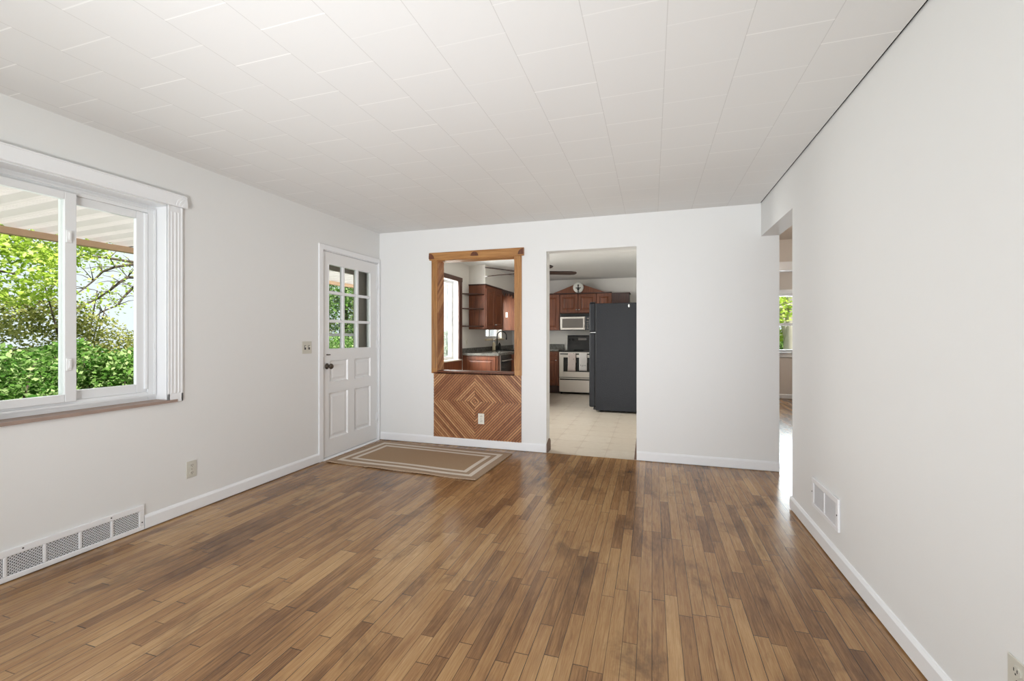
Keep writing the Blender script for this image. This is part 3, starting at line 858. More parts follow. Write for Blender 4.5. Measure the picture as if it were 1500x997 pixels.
# ------------------------------------------------------------------ vents
def mesh_bars(mb, rect_, pitch, bar, base_, u, w, n, th):
    for na, nb in ((S2, S2), (-S2, S2)):
        a0, a1, b0, b1 = rect_
        poly = [(a0, b0), (a1, b0), (a1, b1), (a0, b1)]
        vals = [na*x+nb*y for x, y in poly]
        k = math.floor(min(vals)/pitch)
        while k*pitch < max(vals):
            p = clip_poly(clip_poly(poly, na, nb, k*pitch+bar/2), -na, -nb, -(k*pitch-bar/2))
            q = [p[i] for i in range(len(p)) if (Vector(p[i])-Vector(p[i-1])).length > 1e-5] if p else []
            if len(q) >= 3: mb.prism(q, th, base_, u, w, n)
            k += 1
def grille(name, label, pos, n, L, H, cells, border, pitch, bar, pos_screws, group=None):
    """pos = lower corner (start); runs along u"""
    n = Vector(n); u = Vector((0, 0, 1)).cross(n); w = Vector((0, 0, 1)); p = Vector(pos)
    o = thing(name, label, 'air vent', tuple(p), group)
    bl, bb, bt = border
    iw = (L-2*bl); dv = 0.014; cw = (iw-dv*(cells-1))/cells
    m = MB(); T = 0.012
    R = lambda a0, a1, b0, b1, th, z=0.0, mm=None: (mm or m).prism([(a0, b0), (a1, b0), (a1, b1), (a0, b1)], th, p+n*z, u, w, n)
    R(0, L, 0, bb, T); R(0, L, H-bt, H, T); R(0, bl, bb, H-bt, T); R(L-bl, L, bb, H-bt, T)
    for i in range(1, cells): R(bl+i*cw+(i-1)*dv, bl+i*(cw+dv), bb, H-bt, T)
    m.build('vent_frame', M['vent'], o, 0.003)
    m = MB()
    R(bl, L-bl, bb, H-bt, 0.001, 0.0005, m); m.build('duct_shade', M['recess_shade'], o)  # dark sheet painted as the shade inside the duct
    m = MB()
    for i in range(cells):
        a = bl+i*(cw+dv)
        mesh_bars(m, (a, a+cw, bb, H-bt), pitch, bar, p+n*0.006, u, w, n, 0.002)
    m.build('grille_mesh', M['vent'], o)
    for a, b in pos_screws:
        m = MB(); m.prism([(a+0.004*math.cos(t), b+0.004*math.sin(t)) for t in [i*PI/4 for i in range(8)]], 0.002, p+n*T, u, w, n); m.build('screw', M['slot'], o)
    return o
# u = z x n : for n=+x u=+y ; for n=-x u=-y
grille('return_vent', 'long white baseboard return grille under the slider window', (XL, 0.87, 0.004), (1, 0, 0), 1.122, 0.158, 7, (0.03, 0.026, 0.034), 0.0105, 0.0042, [(0.94, 0.143), (1.108, 0.05), (0.55, 0.143)])
grille('wall_register', 'small white two-section register low on the right wall', (XR, 3.174, 0.188), (-1, 0, 0), 0.406, 0.177, 2, (0.035, 0.025, 0.03), 0.0075, 0.0036, [(0.395, 0.09), (0.011, 0.09)])

# ------------------------------------------------------------------ rug
m = MB()
NX, NY = 120, 60
RL, RWd = 1.60, 0.90
vs = []; fs = []
for s, zo in ((1, 0.009), (0, 0.0)):
    for j in range(NY+1):
        for i in range(NX+1):
            a = (i/NX-0.5)*RL; b = (j/NY-0.5)*RWd
            ed = 0.0
            if j == 0: ed = 0.004*math.sin(i*1.9) - (0.012 if abs(i-NX*0.30) < 1.5 else 0)
            if j == NY: ed = 0.003*math.sin(i*1.7)
            ex = 0.003*math.sin(j*1.5) if i in (0, NX) else 0
            wob = 0.003*math.sin(a*7+1.3)*(1-j/NY) + 0.0015*math.sin(b*11+a*3)
            curl = 0.006*max(0, 1-j/3.0)*(0.5+0.5*math.sin(i*0.16+1.0))
            z = zo + s*(wob*0.8+0.002) + curl
            vs.append((a+ex, b+ed, max(0.001, z if s else 0.001 + curl)))
n1 = (NX+1)*(NY+1)
for j in range(NY):
    for i in range(NX):
        k = j*(NX+1)+i
        fs.append((k, k+1, k+NX+2, k+NX+1)); fs.append((n1+k, n1+k+NX+1, n1+k+NX+2, n1+k+1))
for i in range(NX):
    fs.append((i, n1+i, n1+i+1, i+1)); k = NY*(NX+1)+i; fs.append((k, k+1, n1+k+1, n1+k))
for j in range(NY):
    k = j*(NX+1); fs.append((k, k+NX+1, n1+k+NX+1, n1+k)); k += NX; fs.append((k, n1+k, n1+k+NX+1, k+NX+1))
m.add(vs, fs, True)
rug = m.build('door_rug', M['rug'])
rug.location = (-2.205, 3.985, 0.0); rug.rotation_euler = (0, 0, math.radians(-2.8))
tag(rug, 'tan woven jute rug with two cream border stripes inside the front door', 'rug')

# ------------------------------------------------------------------ kitchen helpers
def cab_door(mb, p, u, w, n, a0, a1, b0, b1, th=0.02):
    """raised-panel door slab in plane p+u*a+w*b"""
    p, u, w, n = Vector(p), Vector(u), Vector(w), Vector(n)
    P = lambda a, b, h: p+u*a+w*b+n*h
    fr = min(0.055, (a1-a0)*0.22, (b1-b0)*0.22)
    def rc(d, h): return [P(a0+d, b0+d, h), P(a1-d, b0+d, h), P(a1-d, b1-d, h), P(a0+d, b1-d, h)]
    rings = [rc(0, 0), rc(0, th), rc(fr, th), rc(fr+0.006, th-0.010), rc(fr+0.014, th-0.010), rc(fr+0.038, th-0.001)]
    v = [q for r in rings for q in r]
    f = [(3, 2, 1, 0)]
    for k in range(len(rings)-1):
        for i in range(4): f.append((k*4+i, k*4+(i+1) % 4, (k+1)*4+(i+1) % 4, (k+1)*4+i))
    k = (len(rings)-1)*4; f.append((k, k+1, k+2, k+3))
    mb.add(v, f)
    return mb
def knob(parent, p, n, mat='chrome', r=0.014):
    ax = 'y' if abs(n[1]) > 0.5 else 'x'
    s = n[1] if ax == 'y' else n[0]
    m = MB(); m.lathe([(0.005, 0), (0.005, 0.012*s), (r, 0.016*s), (r, 0.024*s), (r*0.5, 0.028*s), (0.0005, 0.028*s)], p, ax, 14)
    m.build('knob', M[mat], parent)

FX = dict(u=(1, 0, 0), w=(0, 0, 1), n=(0, -1, 0))       # faces the viewer (-y)
SX = dict(u=(0, 1, 0), w=(0, 0, 1), n=(1, 0, 0))        # faces +x
YU = 9.50                                               # front of far uppers
def far_cabinet(label, x0, x1, z0, z1, yf, doors, knobz=None, drawers=(), group=None, toe=0.0, mat='cherry', name='upper_cabinet'):
    o = thing(name, label, 'cabinet', ((x0+x1)/2, (yf+YK)/2, z0), group)
    m = MB(); m.box(x0, x1, yf, YK-0.003, z0+toe, z1)
    m.build('body', M['cherry_dark' if mat == 'cherry_dark' else 'cherry'], o, 0.002)
    if toe:
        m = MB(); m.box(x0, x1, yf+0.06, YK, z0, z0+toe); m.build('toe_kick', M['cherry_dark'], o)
    for a0, a1, b0, b1, ks in doors:
        m = MB(); cab_door(m, (0, yf, 0), FX['u'], FX['w'], FX['n'], a0, a1, b0, b1); d = m.build('door', M[mat], o)
        if ks is not None: knob(d, (ks[0], yf-0.02, ks[1]), (0, -1, 0))
    for a0, a1, b0, b1 in drawers:
        m = MB(); cab_door(m, (0, yf, 0), FX['u'], FX['w'], FX['n'], a0, a1, b0, b1); d = m.build('drawer', M[mat], o)
        m = MB(); m.tube([((a0+a1)/2-0.05, yf-0.02, (b0+b1)/2), ((a0+a1)/2-0.05, yf-0.045, (b0+b1)/2), ((a0+a1)/2+0.05, yf-0.045, (b0+b1)/2), ((a0+a1)/2+0.05, yf-0.02, (b0+b1)/2)], 0.005, 8)
        m.build('pull', M['chrome'], d)
    return o
far_cabinet('tall cherry wall cabinet left of the microwave', -2.74, -1.905, 1.335, 2.113, YU,
            [(-2.735, -2.325, 1.345, 2.105, (-2.35, 1.42)), (-2.315, -1.912, 1.345, 2.105, (-2.285, 1.42))])
far_cabinet('short cherry two-door cabinet above the microwave', -1.902, -1.118, 1.70, 2.113, YU,
            [(-1.893, -1.512, 1.72, 2.105, (-1.535, 1.77)), (-1.502, -1.125, 1.72, 2.105, (-1.478, 1.77))])
far_cabinet('single-door cherry wall cabinet showing above the refrigerator', -1.115, -0.802, 1.335, 2.113, YU, [(-1.108, -0.81, 1.345, 2.105, None)])
o = thing('upper_cabinet', 'plain dark brown cabinet end panel right above the refrigerator', 'cabinet', (-0.62, 9.65, 1.335))
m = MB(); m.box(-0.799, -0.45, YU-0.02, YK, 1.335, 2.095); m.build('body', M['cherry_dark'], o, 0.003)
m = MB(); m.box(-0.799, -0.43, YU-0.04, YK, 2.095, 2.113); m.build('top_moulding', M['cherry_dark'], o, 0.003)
# crown strip and broken pediment with its round ornament
pd = thing('cabinet_pediment', 'dark broken triangular pediment on top of the far wall cabinets', 'pediment', (-1.5, YU, 2.114))
m = MB(); m.box(-2.74, -0.80, YU-0.035, YU+0.02, 2.114, 2.135); m.build('crown_strip', M['cherry_dark'], pd, 0.003)
OC = (-1.498, 2.222); OR = 0.112
def arc(c, r, a0, a1, n=10): return [(c[0]+r*math.cos(a0+(a1-a0)*i/n), c[1]+r*math.sin(a0+(a1-a0)*i/n)) for i in range(n+1)]
R_ = 0.098
zb = 2.136
al = math.asin((zb-OC[1])/R_) if abs(zb-OC[1]) < R_ else -PI/2
pl = [(-2.05, zb)] + [(OC[0]+R_*math.cos(t), OC[1]+R_*math.sin(t)) for t in [PI-al + (PI*0.70-(PI-al))*i/10 for i in range(11)]] + [(-1.58, 2.312)]
m = MB(); m.prism(pl, 0.02, (0, YU, 0), (1, 0, 0), (0, 0, 1), (0, -1, 0)); m.build('pediment_board', M['cherry'], pd)
pr = [(-0.94, zb), (-1.418, 2.312)] + [(OC[0]+R_*math.cos(t), OC[1]+R_*math.sin(t)) for t in [PI*0.30 + (al-PI*0.30)*i/10 for i in range(11)]]
m = MB(); m.prism(pr, 0.02, (0, YU, 0), (1, 0, 0), (0, 0, 1), (0, -1, 0)); m.build('pediment_board', M['cherry'], pd)
on = thing('round_ornament', 'round white glass ornament with a dark cross in the pediment gap', 'ornament', (OC[0], YU-0.03, 2.136))
zc = 2.136+OR*0.86
m = MB(); m.lathe([(0.0005, -0.022), (OR*0.75, -0.022), (OR, -0.016), (OR, -0.010), (OR*0.7, -0.013), (0.0005, -0.014)], (OC[0], YU-0.022, zc+0.016), 'y', 32)
m.build('disc', M['ornament'], on)
m = MB(); yy = YU-0.052
m.box(OC[0]-0.009, OC[0]+0.009, yy, yy+0.008, 2.137, zc+0.07); m.box(OC[0]-0.055, OC[0]+0.055, yy, yy+0.008, zc-0.005, zc+0.012)
m.prism(arc((OC[0], zc-0.01), 0.03, PI, 2*PI), 0.008, (0, yy, 0), (1, 0, 0), (0, 0, 1), (0, 1, 0)); m.prism(arc((OC[0], zc+0.062), 0.016, 0, 2*PI, 12)[:-1], 0.008, (0, yy, 0), (1, 0, 0), (0, 0, 1), (0, 1, 0))
m.build('cross', M['black_matte'], on)

# microwave
mw = thing('microwave', 'silver and black microwave mounted above the range', 'microwave', (-1.5, 9.62, 1.335))
MY = 9.43
m = MB(); m.box(-1.882, -1.122, MY, YK-0.004, 1.335, 1.692); m.build('body', M['black'], mw, 0.004)
m = MB(); m.box(-1.875, -1.13, MY-0.012, MY, 1.632, 1.688)
for i in range(5): m.box(-1.86, -1.15, MY-0.016, MY-0.012, 1.638+i*0.010, 1.643+i*0.010)
m.build('vent_louvers', M['black_matte'], mw)
m = MB(); ring(m, 'y', MY-0.022, MY, -1.872, -1.345, 1.345, 1.622, 0.042); d = m.build('door', M['steel'], mw, 0.004)
m = MB(); m.box(-1.83, -1.387, MY-0.014, MY-0.001, 1.387, 1.58); m.build('window', M['grey_screen'], d)
m = MB(); m.box(-1.34, -1.128, MY-0.018, MY, 1.345, 1.622); cp = m.build('control_panel', M['black'], mw, 0.002)
m = MB(); m.box(-1.31, -1.16, MY-0.020, MY-0.018, 1.57, 1.60); m.build('display', M['grey_screen'], cp)
m = MB()
for i in range(3):
    for j in range(4): m.box(-1.31+i*0.055, -1.275+i*0.055, MY-0.020, MY-0.018, 1.37+j*0.045, 1.395+j*0.045)
m.build('button', M['grey_screen'], cp)
m = MB(); m.tube([(-1.362, MY-0.022, 1.38), (-1.362, MY-0.05, 1.39), (-1.362, MY-0.05, 1.58), (-1.362, MY-0.022, 1.59)], 0.008, 8); m.build('handle', M['steel'], d)

# range
rg = thing('range_stove', 'stainless electric range with black cooktop beside the refrigerator', 'stove', (-1.48, 9.5, 0))
x0, x1, yf = -1.862, -1.10, 9.20
m = MB(); m.box(x0, x1, yf+0.025, YK-0.006, 0.03, 0.885)
for fx in (x0+0.04, x1-0.04):
    for fy in (yf+0.06, YK-0.06): m.lathe([(0.018, 0), (0.018, 0.03)], (fx, fy, 0), 'z', 10)
m.build('body', M['black_matte'], rg)
m = MB(); m.box(x0-0.004, x1+0.004, yf-0.01, YK-0.12, 0.885, 0.905); ct = m.build('cooktop', M['black'], rg, 0.004)
for bx, by, br in ((-1.68, 9.36, 0.10), (-1.30, 9.36, 0.075), (-1.68, 9.58, 0.075), (-1.30, 9.58, 0.10)):
    m = MB(); m.lathe([(br, 0), (br, 0.001), (br-0.006, 0.001), (br-0.006, 0.0)], (bx, by, 0.9052), 'z', 28); m.build('burner_ring', M['grey_screen'], ct)
m = MB(); m.prism([(0, 0.905), (0.13, 0.905), (0.13, 1.225), (0.055, 1.225), (0.045, 1.21), (0.02, 1.02)], x1-x0-0.10, (x0+0.08, YK-0.136, 0), (0, 1, 0), (0, 0, 1), (1, 0, 0))
bgd = m.build('backguard', M['black'], rg, 0.004)
for kx in (-1.74, -1.66, -1.20):
    m = MB(); m.lathe([(0.022, 0), (0.020, -0.022), (0.008, -0.024), (0.0005, -0.024)], (kx, YK-0.102, 1.13), 'y', 16); m.build('control_knob', M['black_matte'], bgd)
m = MB(); m.box(-1.54, -1.36, YK-0.112, YK-0.10, 1.12, 1.17); m.build('clock_display', M['grey_screen'], bgd)
m = MB(); slab_cells(m, 'y', yf, yf+0.025, x0+0.003, x1-0.003, 0.355, 0.878, [(x0+0.095, x1-0.095, 0.47, 0.765)])
dr = m.build('oven_door', M['steel'], rg, 0.003)
m = MB(); m.box(x0+0.095, x1-0.095, yf+0.008, yf+0.024, 0.47, 0.765); m.build('oven_window', M['black'], dr)
HZ = 0.84; HY = yf-0.045
m = MB(); m.tube([(x0+0.03, yf, HZ), (x0+0.035, HY, HZ), (x1-0.035, HY, HZ), (x1-0.03, yf, HZ)], 0.012, 10); m.build('door_handle', M['black'], dr)
m = MB(); m.box(x0+0.003, x1-0.003, yf, yf+0.025, 0.045, 0.342); dw = m.build('drawer', M['steel'], rg, 0.003)
m = MB(); m.box(x0+0.02, x1-0.02, yf-0.014, yf, 0.297, 0.322); m.build('drawer_pull', M['black'], dw, 0.004)
# towels over the oven handle
def towel(label, xa, xb, zb0, mat, slant=0.0):
    m = MB(); pr = []
    for i in range(9):
        a = PI*i/8; pr.append((HY-0.015*math.cos(a), HZ+0.015*math.sin(a)))
    front = [(HY-0.016-0.004*math.sin(k*0.9), HZ-(HZ-zb0)*k/10) for k in range(10, 0, -1)]
    back = [(HY+0.0155, HZ-0.18*k/4) for k in range(1, 5)]
    path = front + pr + back
    NXs = 10; v = []; f = []
    for th in (0.0, 0.0035):
        for k, (yy_, zz) in enumerate(path):
            for i in range(NXs+1):
                t = i/NXs
                dx = slant*(HZ-zz) if k < 12 else 0
                fold = 0.003*math.sin(t*PI*3)*min(1, max(0, (HZ-zz)/0.1))
                v.append((xa+(xb-xa)*t+dx, yy_-th*(1 if k < 14 else -1)+(-abs(fold) if k < 12 else 0), zz+(th if 10 <= k <= 18 else 0)))
    n_ = len(path)*(NXs+1)
    for k in range(len(path)-1):
        for i in range(NXs):
            q = k*(NXs+1)+i
            f.append((q, q+1, q+NXs+2, q+NXs+1)); f.append((n_+q, n_+q+NXs+1, n_+q+NXs+2, n_+q+1))
    for k in range(len(path)-1):
        for i in (0, NXs):
            q = k*(NXs+1)+i; f.append((q, q+NXs+1, n_+q+NXs+1, n_+q))
    for i in range(NXs):
        for q in (i, (len(path)-1)*(NXs+1)+i): f.append((q, q+1, n_+q+1, n_+q))
    m.add(v, f, True)
    o = m.build('dish_towel', M[mat], loc=((xa+xb)/2, HY, zb0))
    return tag(o, label, 'towel', 'dish towels on the oven handle')
towel('dotted pinkish dish towel hanging left on the oven handle', -1.660, -1.495, 0.485, 'towel_dot', -0.02)
tw = towel('white dish towel with dark writing hanging right on the oven handle', -1.428, -1.268, 0.50, 'towel_plain')
m = MB(); ty = HY-0.0275
m.tube([(-1.405, ty, 0.63), (-1.395, ty, 0.60), (-1.385, ty, 0.595)], 0.003, 6)
m.tube([(-1.37, ty, 0.60), (-1.36, ty, 0.615), (-1.35, ty, 0.60), (-1.36, ty, 0.592), (-1.368, ty, 0.60)], 0.0025, 6)
m.tube([(-1.34, ty, 0.60), (-1.325, ty, 0.617), (-1.312, ty, 0.60), (-1.30, ty, 0.617), (-1.29, ty, 0.595)], 0.0025, 6)
m.build('embroidered_mark', M['ink'], tw)

# base cabinet and counter left of the range
far_cabinet('cherry base cabinet with drawer left of the range', -2.43, -1.870, 0.0, 0.888, 9.225,
            [(-2.42, -1.89, 0.19, 0.755, (-1.925, 0.70))], drawers=[(-2.42, -1.89, 0.77, 0.875)], toe=0.165, name='base_cabinet')
ctf = thing('countertop', 'grey speckled countertop left of the range', 'countertop', (-2.15, 9.5, 0.889))
m = MB(); m.box(-2.416, -1.869, 9.195, YK, 0.889, 0.928); m.build('slab', M['granite'], ctf, 0.003)
m = MB(); m.box(-2.416, -1.869, YK-0.02, YK, 0.928, 1.03); m.build('backsplash', M['granite'], ctf, 0.002)

# refrigerator (doors face left, side towards the viewer)
fr = thing('refrigerator', 'black textured top-freezer refrigerator right of the range', 'refrigerator', (-0.53, 7.58, 0))
m = MB(); m.box(-0.858, -0.16, 7.20, 7.96, 0.03, 1.742)
for fx in (-0.8, -0.22):
    for fy in (7.26, 7.90): m.lathe([(0.02, 0), (0.02, 0.03)], (fx, fy, 0), 'z', 10)
m.build('body', M['fridge'], fr, 0.006)
m = MB(); m.box(-0.966, -0.866, 7.205, 7.955, 1.282, 1.752); f1 = m.build('freezer_door', M['fridge'], fr, 0.02)
m = MB(); m.box(-0.966, -0.866, 7.205, 7.955, 0.075, 1.270); f2 = m.build('fresh_food_door', M['fridge'], fr, 0.02)
m = MB(); m.box(-0.872, -0.856, 7.215, 7.945, 0.08, 1.74); m.build('door_gasket', M['black_matte'], fr)
m = MB(); m.box(-0.90, -0.858, 7.215, 7.945, 0.035, 0.07); m.build('kick_grille', M['black_matte'], fr)
for dd, za, zb_ in ((f1, 1.33, 1.62), (f2, 0.82, 1.23)):
    m = MB(); m.tube([(-0.966, 7.90, za), (-1.0, 7.90, za+0.02), (-1.0, 7.90, zb_-0.02), (-0.966, 7.90, zb_)], 0.011, 8); m.build('handle', M['black'], dd)
m = MB(); m.box(-0.945, -0.86, 7.20, 7.23, 1.2705, 1.2815); m.build('hinge', M['chrome'], fr)
m = MB(); m.box(-0.95, -0.87, 7.206, 7.26, 1.7525, 1.765); m.build('hinge', M['black_matte'], fr)
mg = MB(); mg.lathe([(0.011, -0.006), (0.013, -0.004), (0.013, 0)], (0, 0, 0), 'y', 14)
mg.v = [(x, y, z*2.0) for x, y, z in mg.v]
o = mg.build('magnet', M['plate_white']); o.location = (-0.345, 7.1995, 1.695); tag(o, 'small white oval magnet on the refrigerator side', 'magnet')

# left run: base cabinet, dishwasher, counter, sink
LB = -2.45
o = thing('base_cabinet', 'reddish cherry end cabinet under the left kitchen counter', 'cabinet', (-2.77, 7.04, 0))
m = MB(); m.box(XL+0.003, LB, 6.985, 7.10, 0.1, 0.888); m.build('body', M['cherry'], o, 0.002)
m = MB(); cab_door(m, (0, 6.985, 0), FX['u'], FX['w'], FX['n'], XL+0.05, LB-0.035, 0.12, 0.87, 0.012); m.build('end_panel', M['cherry'], o)
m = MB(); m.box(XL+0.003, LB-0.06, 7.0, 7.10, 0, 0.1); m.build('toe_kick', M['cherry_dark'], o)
o = thing('dishwasher', 'black and steel dishwasher beside the cherry end cabinet', 'dishwasher', (-2.75, 7.41, 0))
m = MB(); m.box(XL+0.02, LB-0.02, 7.104, 7.716, 0.03, 0.886)
for fx in (-3.0, -2.52):
    for fy in (7.16, 7.66): m.lathe([(0.015, 0), (0.015, 0.03)], (fx, fy, 0), 'z', 8)
m.build('body', M['black_matte'], o)
m = MB(); m.box(LB-0.02, LB+0.012, 7.108, 7.712, 0.11, 0.76); d = m.build('door', M['black'], o, 0.004)
m = MB(); m.box(LB-0.02, LB+0.014, 7.108, 7.712, 0.765, 0.882); cp = m.build('control_panel', M['black'], o, 0.004)
m = MB(); m.tube([(LB+0.012, 7.17, 0.795), (LB+0.045, 7.175, 0.795), (LB+0.045, 7.645, 0.795), (LB+0.012, 7.65, 0.795)], 0.011, 8); m.build('handle', M['steel'], cp)
m = MB(); m.box(LB-0.018, LB+0.014, 7.1035, 7.1075, 0.03, 0.886); m.build('edge_trim', M['steel'], o)
o = thing('base_cabinet', 'cherry sink base cabinet beyond the dishwasher', 'cabinet', (-2.77, 8.4, 0))
m = MB(); m.box(XL+0.003, LB, 7.72, 8.10, 0.1, 0.888); m.box(XL+0.003, LB, 8.10, 8.78, 0.1, 0.70); m.box(LB-0.02, LB, 8.10, 8.78, 0.70, 0.888); m.box(XL+0.003, LB, 8.78, 9.80, 0.1, 0.888); m.build('body', M['cherry'], o, 0.002)
m = MB(); m.box(XL+0.003, LB-0.06, 7.72, 9.80, 0, 0.1); m.build('toe_kick', M['cherry_dark'], o)
for a0, a1, ky in ((7.74, 8.24, 8.2), (8.26, 8.76, 8.3), (8.78, 9.18, 9.14)):
    m = MB(); cab_door(m, (LB, 0, 0), SX['u'], SX['w'], SX['n'], a0, a1, 0.12, 0.87); d = m.build('door', M['cherry'], o); knob(d, (LB+0.02, ky, 0.80), (1, 0, 0))
ctl = thing('countertop', 'grey speckled countertop along the left kitchen wall with faucet', 'countertop', (-2.75, 8.3, 0.889))
m = MB()
SB = (-2.95, -2.53, 8.14, 8.74)
m.box(XL+0.001, LB+0.03, 6.945, SB[2], 0.889, 0.928); m.box(XL+0.001, LB+0.03, SB[3], YK-0.001, 0.889, 0.928)
m.box(XL+0.001, SB[0], SB[2], SB[3], 0.889, 0.928); m.box(SB[1], LB+0.03, SB[2], SB[3], 0.889, 0.928)
m.build('slab', M['granite'], ctl)
m = MB(); m.box(XL+0.001, XL+0.02, 6.96, YK-0.001, 0.928, 1.005); m.build('backsplash', M['granite'], ctl, 0.002)
m = MB(); ring(m, 'x', 0, 1, 0, 1, 0, 1, 0.1); m = MB()
a0, a1, b0, b1 = SB[0]+0.004, SB[1]-0.004, SB[2]+0.004, SB[3]-0.004
m.box(a0, a1, b0, b1, 0.72, 0.735); m.box(a0, a0+0.012, b0, b1, 0.735, 0.932); m.box(a1-0.012, a1, b0, b1, 0.735, 0.932); m.box(a0+0.012, a1-0.012, b0, b0+0.012, 0.735, 0.932); m.box(a0+0.012, a1-0.012, b1-0.012, b1, 0.735, 0.932)
sk = m.build('sink', M['black_matte'], loc=(-2.74, 8.44, 0.72)); tag(sk, 'dark kitchen sink basin set in the left counter', 'sink')
fc = thing('faucet', 'tall black gooseneck faucet standing at the kitchen sink', 'faucet', (-2.995, 8.50, 0.928))
m = MB(); m.lathe([(0.028, 0), (0.028, 0.008), (0.02, 0.014), (0.018, 0.09), (0.013, 0.10)], (-2.995, 8.50, 0.928), 'z', 16); m.build('base', M['black_matte'], fc)
pth = [(-2.995, 8.50, 1.02), (-2.995, 8.50, 1.21)] + [(-2.995+0.10*(1-math.cos(a)), 8.50, 1.21+0.10*math.sin(a)) for a in [PI*i/12 for i in range(1, 13)]] + [(-2.795, 8.50, 1.14)]
m = MB(); m.tube(pth, [0.012]*(len(pth)-1)+[0.015], 12); m.build('spout', M['black_matte'], fc)
m = MB(); m.tube([(-2.985, 8.516, 1.0), (-2.97, 8.56, 1.02), (-2.96, 8.59, 1.06)], [0.008, 0.007, 0.006], 8); m.build('lever', M['black_matte'], fc)
sp = thing('soap_bottle', 'cream pump soap bottle standing left of the faucet', 'bottle', (-2.99, 8.30, 0.928))
m = MB(); m.lathe([(0.030, 0), (0.033, 0.01), (0.033, 0.13), (0.026, 0.15), (0.012, 0.158), (0.012, 0.17)], (-2.99, 8.30, 0.929), 'z', 20); m.build('bottle_body', M['soap'], sp)
m = MB(); m.lathe([(0.014, 0), (0.014, 0.012), (0.005, 0.014), (0.005, 0.045), (0.012, 0.047), (0.012, 0.055)], (-2.99, 8.30, 1.099), 'z', 12); m.box(-2.99, -2.955, 8.294, 8.306, 1.146, 1.154); m.build('pump', M['plate_white'], sp)
m = MB(); m.lathe([(0.028, 0.0), (0.03, 0.01), (0.03, 0.10), (0.022, 0.125), (0.012, 0.135), (0.012, 0.15), (0.0005, 0.15)], (-2.985, 8.62, 0.929), 'z', 16)
tag(m.build('soap_bottle', M['black_matte'], loc=(-2.985, 8.62, 0.929)), 'small black bottle standing right of the faucet', 'bottle')

# left uppers
UX = -2.776
o = thing('upper_cabinet', 'cherry wall cabinet with quarter-round open end shelves by the kitchen window', 'cabinet', (-2.93, 7.7, 1.335))
m = MB(); m.box(XL+0.001, UX, 7.26, 8.155, 1.335, 2.105); m.build('body', M['cherry'], o, 0.002)
m = MB(); m.box(XL+0.001, UX+0.02, 7.245, 8.155, 2.105, 2.127); m.build('top_moulding', M['cherry_dark'], o, 0.004)
for a0, a1, ky in ((7.275, 7.70, 7.67), (7.715, 8.14, 7.745)):
    m = MB(); cab_door(m, (UX, 0, 0), SX['u'], SX['w'], SX['n'], a0, a1, 1.35, 2.05); d = m.build('door', M['cherry'], o); knob(d, (UX+0.02, ky, 1.42), (1, 0, 0))
for z in (1.378, 1.678, 1.93):
    pts = [(0, 0)] + [(0.285*math.cos(t), -0.285*math.sin(t)) for t in [PI/2*i/14 for i in range(15)]]
    m = MB(); m.prism(pts, 0.018, (XL+0.001, 7.26, z), (1, 0, 0), (0, 1, 0), (0, 0, 1)); m.build('shelf', M['cherry_dark'], o, 0.002)
va = thing('window_valance', 'scalloped cherry valance bridging the cabinets over the sink window', 'valance', (UX, 8.63, 2.0))
pts = [(8.157, 2.127), (8.157, 2.0)]
NV = 60
for i in range(1, NV):
    t = i/NV; pts.append((8.157+0.941*t, 2.035+0.032*math.cos(t*2*PI*5+PI) - 0.02*math.cos(t*2*PI)))
pts += [(9.098, 2.0), (9.098, 2.127)]
m = MB(); m.prism(pts, 0.018, (UX-0.02, 0, 0), (0, 1, 0), (0, 0, 1), (1, 0, 0)); m.build('scalloped_board', M['cherry_dark'], va)
o = thing('upper_cabinet', 'orange-brown cherry cabinet side beyond the sink window', 'cabinet', (-2.93, 9.4, 1.335))
m = MB(); m.box(XL+0.001, UX, 9.10, YK-0.001, 1.335, 2.105); m.build('body', M['cherry'], o, 0.002)
m = MB(); m.box(XL+0.001, UX+0.02, 9.10, YU-0.045, 2.105, 2.127); m.build('top_moulding', M['cherry_dark'], o, 0.003)
outlet('light_switch', (-2.985, 9.10, 1.667), (0, -1, 0), 'white switch plate on the cherry cabinet side beyond the sink', M['plate_white'], 'light switch', (0.045, 0.11))

